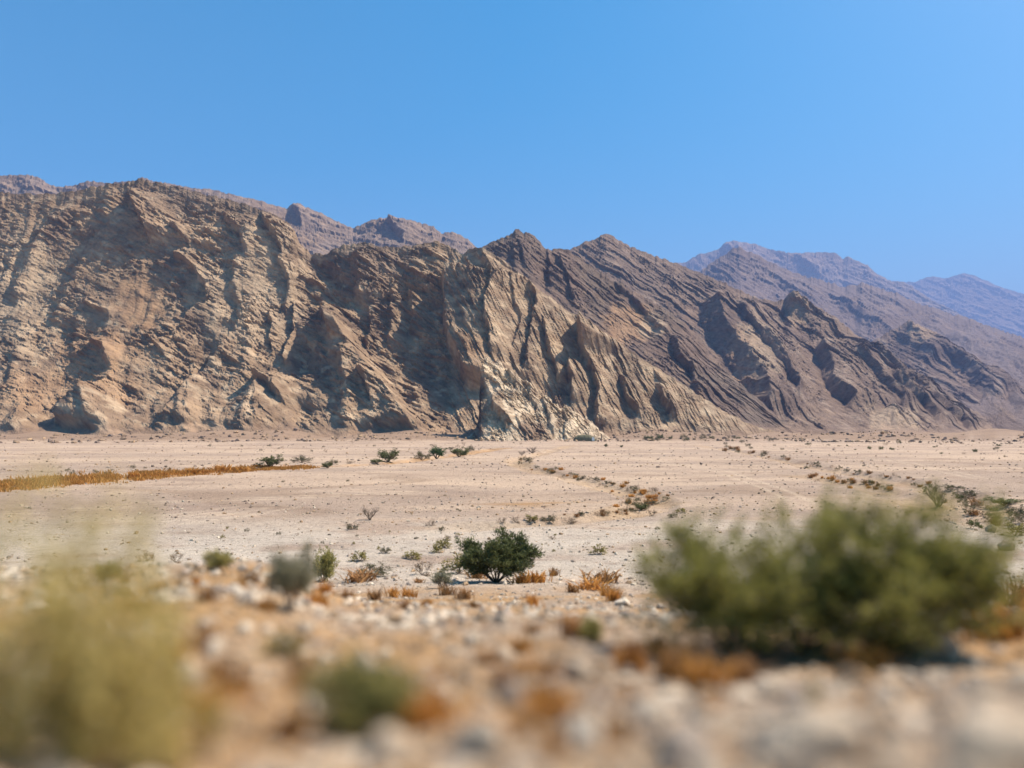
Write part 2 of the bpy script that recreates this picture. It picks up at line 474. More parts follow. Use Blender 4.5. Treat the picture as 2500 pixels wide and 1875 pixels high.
def mountain(name, label, crest, base, relief, tint, mat, step=2.0, rows=280, q=0.65, jag=3.0, back=0.9, zb=-1.5, damp=24, seed=1, wavy=0):
    cr = np.array(crest, float); ba = np.array(base, float)
    px0, px1 = cr[0, 0], cr[-1, 0]
    u = np.arange(px0, px1 + step, step)
    cy = np.interp(u, cr[:, 0], cr[:, 1]); cY = np.interp(u, cr[:, 0], cr[:, 2])
    kk = np.exp(-np.linspace(-2, 2, 9) ** 2); kk /= kk.sum()
    cY = np.convolve(np.pad(cY, 4, 'edge'), kk, 'valid')
    j = jag * (1.0 * pn(u / 22, u * 0 + seed, seed) + .7 * pn(u / 8, u * 0 + seed, seed + 1) + .35 * np.sign(pn(u / 11, u * 0, seed + 2)))
    bY = np.interp(u, ba[:, 0], ba[:, 1])
    bY = bY + wavy * (pn(u / 150, u * 0 + 1.7, seed + 6) + .5 * pn(u / 55, u * 0 + 2.7, seed + 7))
    by = py_of(bY, zb)
    cy = np.minimum(cy, by - 2)
    v = np.linspace(0, 1, rows)[:, None]
    PX = np.broadcast_to(u, (rows, len(u))).astype(np.float64)
    PY = by + (cy - by) * v + j * v ** 14
    cy = cy + j
    Yd = bY + (cY - bY) * v ** q
    x, y, z = P(PX, PY, Yd)
    nx, ny, nz = -.12, -.86, .5         # relief stands out towards the plain
    d = relief(PX, PY) * Yd / FPX
    edge = np.clip((PY - cy) / damp, 0, 1)           # the crest keeps its outline
    foot = np.clip((by - PY) / 10, 0, 1)
    d = d * (.15 + .85 * sstep(0, 1, edge)) * foot
    x = x + d * nx; y = y + d * ny; z = z + d * nz
    col = tint(PX, PY)
    # the far side of the ridge
    hb = np.maximum(z[-1] + 4, 3)
    xs, ys, zs, cs = [x], [y], [z], [col]
    for f in (0.04, 0.12, 0.3, 0.6, 1.0):
        xs.append((x[-1] * (1 + f * hb * back / y[-1]))[None]); ys.append((y[-1] + f * hb * back)[None])
        zs.append((z[-1] - f * hb + (1 - f) * f * 0.16 * hb * pn(u / 40, u * 0 + f * 9, seed + 4))[None]); cs.append(col[-1:])
    me = mesh_grid(name, np.concatenate(xs), np.concatenate(ys), np.concatenate(zs), mat, np.concatenate(cs))
    o = link(name, me)
    tag(o, label, kind='structure')
    return o

TAN = np.array([.31, .217, .139]); DARK = np.array([.20, .139, .094]); ORANGE = np.array([.335, .21, .12]); LIGHT = np.array([.45, .343, .232]); GREYB = np.array([.20, .148, .112]); SCREE = np.array([.27, .185, .125])
def lerp(c, m, t):
    m = np.clip(m, 0, 1)[..., None]
    return c * (1 - m) + t * m
def blob(px, py, cx, cy, rx, ry, seed=0):
    d = np.hypot((px - cx) / rx, (py - cy) / ry) + .35 * fbm(px / 40, py / 40, 3, seed)
    return 1 - sstep(.6, 1.1, d)

# ---- front range: the big left slope, the middle massif and the slab that falls to the right
F_CREST = [(-420, 470, 610), (-200, 478, 608), (0, 470, 606), (90, 476, 605), (150, 470, 604), (200, 463, 604), (262, 450, 603), (300, 447, 602), (345, 436, 602), (400, 449, 600), (440, 458, 598), (480, 470, 597), (560, 488, 594), (620, 505, 590), (690, 535, 585), (718, 560, 583), (732, 592, 582), (760, 622, 580), (802, 616, 576), (840, 597, 574), (890, 592, 572), (936, 602, 571), (1003, 603, 569), (1045, 593, 568), (1071, 588, 567), (1098, 603, 566), (1131, 620, 556), (1157, 604, 547), (1180, 604, 540), (1230, 640, 538), (1290, 688, 536), (1350, 732, 534), (1410, 774, 533), (1470, 812, 532), (1530, 850, 530), (1590, 888, 522), (1650, 926, 515), (1710, 966, 508), (1770, 1005, 500), (1830, 1036, 489), (1900, 1056, 477), (1960, 1066, 466)]
F_BASE = [(-420, 400), (0, 395), (500, 388), (1000, 395), (1200, 406), (1500, 436), (1960, 456)]
F_FINS = [  # edge line, amount, width of the face on the left, of the back on the right
    ([(1100, 684), (1093, 700), (1096, 770), (1102, 830), (1122, 880), (1150, 935)], 74, 14, 280),
    ([(1183, 636), (1192, 665), (1208, 700)], 21, 6, 60),
    ([(1216, 628), (1260, 665), (1296, 702), (1312, 738), (1310, 800), (1286, 916)], 26, 6, 90),
    ([(1216, 708), (1196, 760), (1198, 825), (1214, 885)], 26, 7, 80),
    ([(1252, 690), (1262, 740), (1275, 800), (1262, 860)], 13, 5, 60),
    ([(1332, 812), (1340, 858), (1368, 925)], 29, 6, 70),
    ([(1384, 745), (1414, 764), (1420, 860)], 62, 8, 150),
    ([(1420, 850), (1440, 905), (1462, 955), (1460, 1040)], 45, 8, 120),
    ([(1394, 905), (1400, 975)], 45, 10, 70),
    ([(1520, 945), (1532, 985), (1560, 1010)], 32, 10, 60),
    ([(1610, 955), (1622, 985), (1640, 1012)], 35, 8, 50),
    ([(330, 488), (347, 523), (372, 578)], 44, 8, 110),
    ([(440, 630), (480, 660), (518, 712), (520, 745)], 28, 10, 80),
    ([(505, 765), (470, 800), (400, 852), (316, 930), (243, 966), (160, 1030)], 46, 26, 150),
    ([(600, 800), (560, 850), (500, 930), (450, 985), (420, 1020)], 26, 18, 120),
    ([(690, 640), (720, 700), (700, 760)], 24, 14, 90),
    ([(590, 640), (575, 700), (600, 770)], 20, 14, 100),
    ([(300, 520), (250, 600), (190, 690), (150, 780)], 18, 40, 120),
    ([(150, 520), (90, 620), (50, 720)], 16, 40, 110),
    ([(636, 932), (676, 950), (702, 985)], 50, 18, 150),
    ([(727, 760), (728, 820), (702, 885)], 34, 10, 90),
    ([(798, 762), (812, 800), (828, 835)], 44, 14, 90),
    ([(745, 690), (800, 706)], 20, 10, 80),
    ([(874, 630), (884, 670), (880, 725)], 26, 22, 90),
    ([(905, 760), (898, 850)], 20, 10, 60),
    ([(964, 700), (956, 760), (950, 830)], 16, 8, 50),
    ([(1005, 720), (1004, 790)], 16, 8, 50),
    ([(856, 895), (868, 960), (862, 1010)], 26, 26, 60),
    ([(896, 942), (914, 965), (926, 1002)], 30, 8, 60),
    ([(560, 540), (600, 570), (612, 620)], 26, 14, 90),
    ([(640, 520), (668, 560), (700, 620)], 26, 10, 70),
    ([(232, 840), (262, 850), (270, 880)], 30, 14, 70),
    ([(215, 745), (270, 765)], 16, 10, 60),
    ([(430, 560), (470, 600)], 18, 8, 70),
    ([(660, 770), (672, 800), (668, 850)], 18, 8, 60),
]
def f_relief(px, py):
    wp = px + 5 * fbm(px / 90, py / 90, 3, 11); wy = py + 4 * fbm(px / 90, py / 90, 3, 14)
    slab = sstep(1085, 1110, px)                                   # the right-hand slab
    left = 1 - sstep(560, 900, px)
    r = np.zeros_like(px)
    big = np.zeros_like(px)
    # the hollow between the slab and the spur, and the gap between the two masses
    big -= 26 * np.exp(-(((px - 1030 - .15 * (py - 850)) / 75) ** 2)) * sstep(660, 760, py) * (1 - sstep(905, 965, py))
    big -= 22 * np.exp(-(((px - 770 - .75 * (py - 640)) / 45) ** 2)) * sstep(600, 650, py) * (1 - sstep(800, 900, py))
    big -= 12 * np.exp(-(((px - 430 + .2 * (py - 800)) / 70) ** 2)) * sstep(640, 760, py) * (1 - sstep(900, 1000, py))
    spur = np.zeros_like(px)
    # spur A: a line that falls to the right from its top at (800, 785)
    t = np.clip((py - 780) / 270, 0, 1.1)
    ex = 800 + 212 * t
    d = wp - ex
    spur = np.maximum(spur, 66 * np.where(d < 0, np.clip(1 + d / (70 + 190 * t), 0, 1), np.clip(1 - d / 34, 0, 1)) * sstep(770, 830, py) * (1 - sstep(1030, 1075, py)))
    cone(px, py, (640, 920), 1072, 200, 48, spur, 21)
    cone(px, py, (240, 955), 1075, 200, 44, spur, 24)
    cone(px, py, (480, 895), 1072, 150, 36, spur, 27)
    cone(px, py, (60, 985), 1075, 150, 26, spur, 30)
    f = np.zeros_like(px)
    for k, (path, amp, wl_, wr_) in enumerate(F_FINS):
        fin(px, py, path, amp, wl_, wr_, f)
    r = big + spur + f
    gully = -5 * np.clip(ridged((px + .45 * (py - 700) + 14 * pn(px / 80, py / 80, 161)) / 62, py / 260, 2, 163), -1, 1) * left
    gully = gully - 5 * np.clip(ridged((px - .5 * (py - 700) + 12 * pn(px / 70, py / 70, 164)) / 55, py / 240, 2, 166), -1, 1) * (1 - left) * (1 - slab)
    pm = np.clip(.5 + 1.0 * fbm(px / 110, py / 90, 2, 171), .1, 1.2)
    st_left = pm * (strata(wp, wy, 14, 34, 6, 101, 1.2, 2.2, .9) + strata(wp, wy, 22, 17, 5.5, 104, 1, 2.6, .9)) + (.35 + .65 * pm) * (strata(wp, wy, 10, 8, 3.6, 107, 1, 2.6, 1.0) + strata(wp, wy, 18, 5, 2.2, 108, 1, 3, 1.0))
    st_mid = strata(wp, wy, 24, 40, 7, 111, 1.2, 4, .5) + strata(wp, wy, 30, 17, 6.5, 114, 1, 4, .5) + strata(wp, wy, 26, 8.5, 4.4, 116, 1, 4, .6) + strata(wp, wy, 62, 13, 3, 117, 1, 5, .5)
    st_slab = strata(wp, wy, 66, 34, 6, 121, 1.3, 5, .45) + strata(wp, wy, 62, 15, 5.0, 124, 1, 6, .45) + strata(wp, wy, 58, 7.5, 3.2, 127, 1, 6, .5)
    st_left = st_left * (1 - .75 * blob(px, py, 345, 725, 62, 85, 156))
    r = r + gully + left * st_left + (1 - left) * (1 - slab) * st_mid + slab * st_slab
    calm = (1 - .25 * np.clip(spur / 40, 0, 1)) * (1 - .7 * blob(px, py, 345, 725, 62, 85, 156)) * (1 - .35 * (1 - sstep(250, 420, px)))
    r = r + (1 - slab) * calm * rough(px, py, 1.0, 130, 1.05, 16, 4) + slab * .75 * rough(px, py, .9, 135, .9, 60, 3)
    # smooth screes at the foot
    sc = sstep(1036, 1062, py + 9 * fbm(px / 60, py / 30, 3, 140))
    return r * (1 - .72 * sc)
def f_tint(px, py):
    n = fbm(px / 130, py / 110, 4, 150); n2 = fbm(px / 30, py / 18, 3, 154)
    c = lerp(np.broadcast_to(TAN, px.shape + (3,)), sstep(-.1, .6, n), DARK)
    c = lerp(c, .7 * sstep(.2, .7, n2), LIGHT)
    c = lerp(c, .8 * blob(px, py, 345, 730, 60, 90, 156), ORANGE)
    c = lerp(c, .7 * blob(px, py, 230, 860, 110, 70, 158), ORANGE)
    c = lerp(c, .6 * blob(px, py, 150, 960, 220, 60, 160), ORANGE)
    c = lerp(c, .6 * blob(px, py, 40, 720, 130, 160, 161), LIGHT)
    c = lerp(c, .55 * blob(px, py, 600, 700, 170, 180, 162), LIGHT)
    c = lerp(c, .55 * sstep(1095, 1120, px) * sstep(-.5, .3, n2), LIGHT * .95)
    c = lerp(c, .5 * blob(px, py, 1150, 900, 60, 60, 164), ORANGE)
    c = lerp(c, .65 * sstep(560, 480, py) * sstep(300, 500, px), GREYB)
    c = lerp(c, .6 * blob(px, py, 900, 640, 130, 60, 166), GREYB)
    for ax, ay in ((240, 965), (640, 930), (900, 960), (545, 890)):
        c = lerp(c, .7 * blob(px, py, ax, ay + 55, 95, 55, 168) * sstep(-.1, .3, n2), LIGHT)
    c = lerp(c, .85 * sstep(1040, 1062, py + 9 * fbm(px / 60, py / 30, 3, 140)), SCREE)
    return c
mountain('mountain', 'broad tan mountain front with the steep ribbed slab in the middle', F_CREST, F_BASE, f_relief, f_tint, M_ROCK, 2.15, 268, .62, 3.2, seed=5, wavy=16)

# ---- second ridge: dark knob on its crest, long slope to the right
def slope_relief(deg, sc, seed, fins=(), cones=(), hollow=(), scree=None):
    def fn(px, py):
        wp = px + 5 * sc * fbm(px / (90 * sc), py / (90 * sc), 3, seed); wy = py + 4 * sc * fbm(px / (90 * sc), py / (90 * sc), 3, seed + 4)
        f = np.zeros_like(px)
        for path, amp, wl_, wr_ in fins: fin(px, py, path, amp, wl_, wr_, f)
        sp = np.zeros_like(px)
        for k, (apex, foot, spread, amp) in enumerate(cones): cone(px, py, apex, foot, spread, amp, sp, seed + 50 + k)
        r = np.maximum(f, sp)
        for cx, cy, rx, ry, a in hollow: r = r - a * np.exp(-(((px - cx) / rx) ** 2 + ((py - cy) / ry) ** 2))
        r = r + sc * ((.3 + .9 * np.clip(.5 + fbm(px / 150, py / 110, 2, seed + 60), 0, 1.2)) * strata(wp, wy, deg, 56 * sc, 7, seed + 8, 1.3, 5, .5) + strata(wp, wy, deg + 2, 22 * sc, 7, seed + 11, 1.1, 9, .35) + strata(wp, wy, deg - 2, 10.5 * sc, 5.2, seed + 14, 1.0, 10, .4) + strata(wp, wy, deg + 3, 6 * sc, 2.8, seed + 17, 1, 10, .4))
        r = r - sc * 6 * np.clip(ridged((px + .25 * py) / (120 * sc), py / (170 * sc), 2, seed + 70), -1, 1)
        for cx, cy, rx, ry, a in hollow: r = r * (1 - .5 * np.exp(-(((px - cx) / rx) ** 2 + ((py - cy) / ry) ** 2)))
        r = r + .9 * rough(px, py, .8 * sc, seed + 20, .9, deg, 3.5)
        if scree is not None:
            s_ = sstep(scree, scree + 26, py + 9 * fbm(px / 60, py / 30, 3, 140))
            r = r * (1 - .7 * s_)
        return r
    return fn
def slope_tint(seed, main, second, third, patches=(), scree=None):
    def fn(px, py):
        n = fbm(px / 120, py / 80, 4, seed); n2 = fbm((px * .85 + py * .5) / 70, (-px * .5 + py * .85) / 14, 3, seed + 5)
        c = lerp(np.broadcast_to(main, px.shape + (3,)), sstep(-.2, .6, n), second)
        c = lerp(c, .6 * sstep(.2, .8, n2), third)
        for k, (cx, cy, rx, ry, a, t) in enumerate(patches): c = lerp(c, a * blob(px, py, cx, cy, rx, ry, seed + 20 + k), t)
        if scree is not None: c = lerp(c, .8 * sstep(scree, scree + 26, py + 9 * fbm(px / 60, py / 30, 3, 140)), SCREE)
        return c
    return fn
R3_CREST = [(1090, 640, 790), (1140, 622, 792), (1180, 604, 794), (1200, 592, 795), (1235, 577, 797), (1248, 571, 798), (1258, 558, 798), (1266, 558, 799), (1278, 568, 799), (1300, 573, 800), (1312, 584, 801), (1330, 606, 802), (1350, 609, 803), (1372, 604, 804), (1390, 613, 805), (1440, 648, 807), (1500, 686, 810), (1560, 720, 801), (1620, 752, 792), (1660, 780, 786), (1700, 818, 780), (1740, 872, 753), (1790, 920, 720), (1850, 975, 680), (1900, 1015, 636), (1960, 1050, 584), (2010, 1066, 540)]
R3_BASE = [(1090, 470), (1500, 470), (2010, 482)]
mountain('mountain', 'dark ridge with a small castle-like knob on its crest behind the ribbed slab', R3_CREST, R3_BASE,
         slope_relief(36, .85, 300, fins=[([(1270, 600), (1283, 640)], 14, 5, 40), ([(1372, 640), (1392, 690), (1400, 730)], 16, 5, 50), ([(1500, 690), (1560, 740), (1610, 800)], 20, 8, 90), ([(1648, 842), (1660, 880), (1690, 905)], 34, 10, 90), ([(1560, 930), (1600, 985)], 22, 10, 70), ([(1690, 905), (1705, 960)], 26, 12, 80), ([(1340, 610), (1345, 690)], 12, 5, 50)],
                      hollow=[(1540, 790, 70, 50, 24), (1730, 885, 40, 40, 24)], scree=1022),
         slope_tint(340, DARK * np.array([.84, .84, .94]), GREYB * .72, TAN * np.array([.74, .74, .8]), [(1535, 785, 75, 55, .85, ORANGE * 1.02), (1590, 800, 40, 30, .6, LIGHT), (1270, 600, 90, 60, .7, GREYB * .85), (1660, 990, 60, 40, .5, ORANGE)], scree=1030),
         M_SLAB, 2.2, 230, .65, 3.4, seed=8)

# ---- third ridge: the long set of tilted slabs on the right
R4_CREST = [(1340, 640, 1220), (1380, 618, 1221), (1420, 595, 1222), (1460, 578, 1223), (1480, 571, 1224), (1500, 580, 1224), (1530, 598, 1225), (1570, 614, 1226), (1600, 625, 1227), (1640, 638, 1228), (1700, 662, 1230), (1776, 694, 1213), (1837, 723, 1200), (1880, 735, 1191), (1912, 735, 1184), (1926, 719, 1181), (1934, 718, 1179), (1953, 733, 1175), (2000, 752, 1164), (2043, 780, 1155), (2090, 817, 1144), (2152, 860, 1130), (2206, 893, 1113), (2260, 922, 1097), (2315, 961, 1080), (2369, 998, 1055), (2423, 1028, 1030), (2490, 1056, 966), (2560, 1066, 900)]
R4_BASE = [(1340, 500), (1800, 490), (2100, 525), (2560, 620)]
R4_FINS = [([(1746, 758), (1760, 806), (1786, 842), (1836, 914), (1882, 1000)], 80, 40, 190),
           ([(1926, 712), (1944, 750), (1996, 800)], 46, 34, 150),
           ([(2004, 850), (2018, 885), (2030, 930), (2040, 960), (2078, 985)], 66, 14, 200),
           ([(1800, 790), (1845, 835), (1900, 900), (1940, 960)], 22, 6, 60),
           ([(1860, 840), (1910, 900), (1950, 980)], 18, 6, 50),
           ([(2080, 880), (2140, 930), (2200, 985)], 34, 10, 110),
           ([(2175, 940), (2230, 980), (2290, 1020)], 34, 10, 110),
           ([(2120, 860), (2180, 905), (2260, 960)], 26, 8, 90),
           ([(2270, 985), (2320, 1015), (2370, 1045)], 26, 8, 90)]
mountain('mountain', 'long ridge of tilted slabs with a pointed fin and pale cliff faces on its lower right', R4_CREST, R4_BASE,
         slope_relief(33, .95, 400, fins=R4_FINS, cones=[((2175, 985), 1066, 115, 34), ((1800, 1010), 1066, 150, 26)], hollow=[(1740, 870, 50, 50, 30), (1990, 920, 45, 60, 30), (1960, 800, 60, 40, 22)], scree=1034),
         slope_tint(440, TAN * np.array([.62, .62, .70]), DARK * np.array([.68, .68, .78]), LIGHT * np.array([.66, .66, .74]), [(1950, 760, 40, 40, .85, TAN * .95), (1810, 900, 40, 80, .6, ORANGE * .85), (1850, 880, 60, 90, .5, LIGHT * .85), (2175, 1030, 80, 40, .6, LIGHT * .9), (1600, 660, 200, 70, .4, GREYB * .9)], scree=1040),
         M_SLAB, 2.2, 250, .68, 3.2, seed=12, wavy=22)

# ---- fourth ridge and the far crests
R5_CREST = [(1640, 700, 3120), (1700, 668, 3136), (1750, 632, 3149), (1790, 607, 3160), (1808, 602, 3164), (1850, 624, 3175), (1900, 650, 3188), (1950, 670, 3200), (2010, 685, 3216), (2050, 697, 3227), (2088, 700, 3236), (2103, 690, 3238), (2130, 697, 3222), (2190, 717, 3186), (2250, 744, 3150), (2300, 757, 3120), (2400, 790, 3060), (2500, 825, 3000), (2600, 862, 2850), (2750, 930, 2626), (2900, 1000, 2400)]
R5_BASE = [(1640, 1900), (1850, 1850), (2100, 1500), (2300, 980), (2500, 640), (2900, 600)]
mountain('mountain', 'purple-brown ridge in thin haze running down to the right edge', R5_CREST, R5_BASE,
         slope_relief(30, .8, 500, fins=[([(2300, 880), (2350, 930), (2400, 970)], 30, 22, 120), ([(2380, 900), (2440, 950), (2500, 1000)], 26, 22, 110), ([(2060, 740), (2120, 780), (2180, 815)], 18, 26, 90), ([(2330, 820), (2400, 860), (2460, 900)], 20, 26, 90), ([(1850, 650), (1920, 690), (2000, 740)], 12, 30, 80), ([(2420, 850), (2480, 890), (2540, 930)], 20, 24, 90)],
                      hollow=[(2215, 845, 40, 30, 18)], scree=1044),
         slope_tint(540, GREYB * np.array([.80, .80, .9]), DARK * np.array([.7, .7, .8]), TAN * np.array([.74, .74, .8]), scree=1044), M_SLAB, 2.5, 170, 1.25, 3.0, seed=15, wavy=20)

R45_CREST = [(2080, 868, 1650), (2120, 842, 1660), (2165, 812, 1680), (2205, 792, 1690), (2220, 785, 1690), (2236, 794, 1690), (2270, 806, 1680), (2310, 828, 1670), (2360, 858, 1650), (2430, 905, 1600), (2500, 950, 1520), (2580, 1000, 1400), (2680, 1048, 1150), (2780, 1064, 950)]
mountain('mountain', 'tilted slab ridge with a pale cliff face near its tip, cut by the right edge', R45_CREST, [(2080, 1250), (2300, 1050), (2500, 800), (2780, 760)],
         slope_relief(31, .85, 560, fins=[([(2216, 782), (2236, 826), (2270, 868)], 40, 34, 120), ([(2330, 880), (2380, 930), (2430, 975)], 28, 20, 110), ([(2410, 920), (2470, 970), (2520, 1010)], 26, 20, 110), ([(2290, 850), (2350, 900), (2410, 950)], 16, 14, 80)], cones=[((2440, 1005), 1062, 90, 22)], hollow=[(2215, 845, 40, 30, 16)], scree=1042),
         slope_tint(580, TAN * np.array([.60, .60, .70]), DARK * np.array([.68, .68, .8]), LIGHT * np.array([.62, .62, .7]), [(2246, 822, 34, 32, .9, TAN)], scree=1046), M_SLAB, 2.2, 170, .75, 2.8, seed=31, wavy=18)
R6_CREST = [(1560, 680, 6552), (1640, 642, 6552), (1675, 641, 6552), (1700, 623, 6552), (1735, 614, 6552), (1756, 606, 6552), (1768, 594, 6552), (1790, 587, 6552), (1830, 593, 6552), (1870, 605, 6552), (1920, 617, 6496), (1960, 618, 6496), (2010, 616, 6496), (2040, 617, 6469), (2058, 633, 6469), (2070, 625, 6469), (2085, 633, 6438), (2120, 648, 6409), (2137, 668, 6382), (2170, 684, 6352), (2215, 692, 6326), (2280, 735, 6267), (2350, 770, 6123), (2480, 830, 5838)]
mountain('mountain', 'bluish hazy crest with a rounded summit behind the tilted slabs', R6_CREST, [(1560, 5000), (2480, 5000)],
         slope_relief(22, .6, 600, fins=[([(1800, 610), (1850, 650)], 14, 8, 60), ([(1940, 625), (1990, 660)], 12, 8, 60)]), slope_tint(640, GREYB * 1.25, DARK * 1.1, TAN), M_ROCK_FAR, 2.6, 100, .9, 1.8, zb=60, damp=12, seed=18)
R7_CREST = [(2080, 720, 9901), (2160, 690, 9901), (2180, 686, 9901), (2215, 688, 9901), (2232, 690, 9901), (2250, 681, 9901), (2267, 675, 9901), (2310, 679, 9901), (2335, 672, 9901), (2352, 667, 9901), (2375, 672, 9901), (2412, 686, 9901), (2432, 697, 9901), (2462, 706, 9901), (2500, 718, 9901), (2600, 752, 9901), (2800, 800, 9901)]
mountain('mountain', 'farthest pale blue mountain at the right edge of the range', R7_CREST, [(2080, 8200), (2800, 8200)],
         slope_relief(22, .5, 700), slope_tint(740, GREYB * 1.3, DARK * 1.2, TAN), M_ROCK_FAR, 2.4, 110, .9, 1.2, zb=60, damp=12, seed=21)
B1_CREST = [(-420, 432, 1728), (-200, 425, 1728), (0, 428, 1728), (60, 428, 1728), (85, 430, 1728), (105, 440, 1728), (125, 453, 1728), (150, 456, 1728), (180, 453, 1728), (200, 447, 1728), (230, 442, 1728), (260, 448, 1728), (330, 442, 1728), (345, 433, 1728), (356, 433, 1728), (375, 442, 1728), (430, 452, 1748), (480, 461, 1748), (515, 462, 1769), (552, 471, 1769), (600, 482, 1789), (640, 489, 1809), (665, 500, 1829), (700, 508, 1850), (712, 499, 1850), (735, 497, 1850), (745, 505, 1850), (762, 511, 1850), (800, 530, 1850), (840, 550, 1850), (862, 558, 1850), (880, 549, 1850), (905, 537, 1850), (930, 532, 1850), (965, 533, 1850), (1000, 536, 1850), (1030, 545, 1850), (1058, 553, 1850), (1066, 562, 1850), (1078, 571, 1850), (1090, 566, 1850), (1110, 567, 1850), (1140, 582, 1850), (1158, 600, 1850), (1200, 640, 1850), (1260, 690, 1850)]
mountain('mountain', 'hazy purple crest showing above the tan front on the left', B1_CREST, [(-420, 1150), (1260, 1150)],
         slope_relief(14, .8, 800, fins=[([(955, 545), (985, 580)], 26, 10, 90), ([(718, 500), (740, 540)], 16, 8, 60)]), slope_tint(840, GREYB * 1.05, DARK, TAN), M_ROCK, 2.6, 110, .9, 2.2, zb=80, damp=14, seed=24)

# ---- pale outcrop at the foot of the slab
def w_relief(px, py):
    r = np.zeros_like(px)
    for path, amp, wl_, wr_ in [([(1180, 872), (1184, 930), (1205, 985), (1240, 1030)], 15, 10, 120), ([(1240, 905), (1262, 950)], 14, 5, 40), ([(1290, 945), (1300, 980), (1310, 1000)], 16, 6, 50), ([(1205, 985), (1240, 1045)], 18, 6, 60), ([(1330, 975), (1345, 1020), (1352, 1050)], 16, 6, 50), ([(1380, 1010), (1384, 1060)], 12, 6, 60), ([(1262, 1030), (1284, 1060)], 12, 5, 40)]:
        fin(px, py, path, amp, wl_, wr_, r)
    return r + rough(px, py, .6, 900, 1.5, 40) + 3 * np.abs(fbm(px / 14, py / 10, 3, 905)) + strata(px, py, 42, 16, 5, 910)
def w_tint(px, py):
    n = fbm(px / 26, py / 20, 4, 920)
    c = lerp(np.broadcast_to(np.array([.60, .485, .345]), px.shape + (3,)), sstep(-.1, .7, n), np.array([.36, .27, .18]))
    c = lerp(c, .8 * sstep(.15, .6, fbm(px / 45, py / 40, 3, 927)), TAN)
    c = lerp(c, .8 * blob(px, py, 1165, 1000, 26, 90, 929), DARK)
    return lerp(c, .9 * blob(px, py, 1300, 1058, 45, 30, 924), SCREE)
W_CREST = [(1140, 1070, 404), (1158, 1058, 408), (1170, 1015, 411), (1168, 975, 411), (1174, 935, 412), (1172, 905, 411), (1181, 878, 414), (1192, 873, 416), (1205, 886, 418), (1216, 882, 418), (1232, 899, 417), (1252, 897, 417), (1272, 925, 417), (1290, 934, 416), (1312, 962, 416), (1336, 968, 415), (1360, 990, 415), (1396, 997, 414), (1418, 1018, 414), (1440, 1026, 413), (1465, 1052, 413), (1492, 1071, 412)]
mountain('rock_outcrop', 'jagged whitish rock outcrop at the foot of the ribbed slab', W_CREST, [(1140, 380), (1200, 370), (1492, 384)], w_relief, w_tint, M_PALE, 1.3, 170, .8, 6.0, back=.5, damp=10, seed=27)

# ------------------------------------------------------------------ the air
def build_haze():
    x0, x1, y0, y1, z0, z1 = -12500, 12500, -200, 13000, -8.0, 2080.0
    v = np.array([(x, y, z) for x in (x0, x1) for y in (y0, y1) for z in (z0, z1)])
    f = np.array([(0, 1, 3, 2), (4, 6, 7, 5), (0, 4, 5, 1), (2, 3, 7, 6), (0, 2, 6, 4), (1, 5, 7, 3)])
    m = bpy.data.materials.new('thin_haze'); m.use_nodes = True
    n, l = m.node_tree.nodes, m.node_tree.links
    n.clear()
    pv = n.new('ShaderNodeVolumePrincipled')
    pv.inputs['Color'].default_value = (.34, .50, 1.0, 1)
    pv.inputs['Density'].default_value = 0.00012
    out = n.new('ShaderNodeOutputMaterial'); l.new(pv.outputs[0], out.inputs['Volume'])
    tag(link('haze', mesh_raw('haze', v, f, m)), 'thin bluish haze over the plain and the range', kind='stuff')
build_haze()

# ------------------------------------------------------------------ plants
def norm(v): return v / (np.linalg.norm(v) + 1e-9)
def tube_mesh(name, segs, mat):
    segs = np.array(segs, float)
    p0, p1, r0, r1 = segs[:, 0:3], segs[:, 3:6], segs[:, 6:7], segs[:, 7:8]
    d = p1 - p0; d /= np.linalg.norm(d, axis=1, keepdims=True) + 1e-9
    ref = np.where(np.abs(d[:, 2:3]) > .9, np.array([[1., 0, 0]]), np.array([[0, 0, 1.]]))
    a = np.cross(d, ref); a /= np.linalg.norm(a, axis=1, keepdims=True) + 1e-9
    b = np.cross(d, a)
    ring = []
    for k in range(4):
        ang = k * math.pi / 2
        ring.append(math.cos(ang) * a + math.sin(ang) * b)
    v = np.stack([p0 + r0 * q for q in ring] + [p1 + r1 * q for q in ring], 1)   # n,8,3
    n = len(segs)
    f0 = np.array([(k, (k + 1) % 4, 4 + (k + 1) % 4, 4 + k) for k in range(4)])
    f = (f0[None] + 8 * np.arange(n)[:, None, None]).reshape(-1, 4)
    c = np.repeat(np.random.default_rng(n).random(n), 8)[:, None] * np.ones((1, 3))
    return mesh_raw(name, v.reshape(-1, 3), f, mat, c)
def leaf_mesh(name, pos, dirs, length, width, val, mat, rg):
    n = len(pos)
    side = np.cross(dirs, rg.normal(size=(n, 3))); side /= np.linalg.norm(side, axis=1, keepdims=True) + 1e-9
    L, W = np.asarray(length)[:, None], np.asarray(width)[:, None]
    v = np.stack([pos, pos + dirs * L * .45 + side * W * .5, pos + dirs * L, pos + dirs * L * .45 - side * W * .5], 1)
    f = np.arange(4 * n).reshape(n, 4)
    return mesh_raw(name, v.reshape(-1, 3), f, mat, np.repeat(np.clip(val, 0, 1), 4)[:, None] * np.ones((1, 3)))
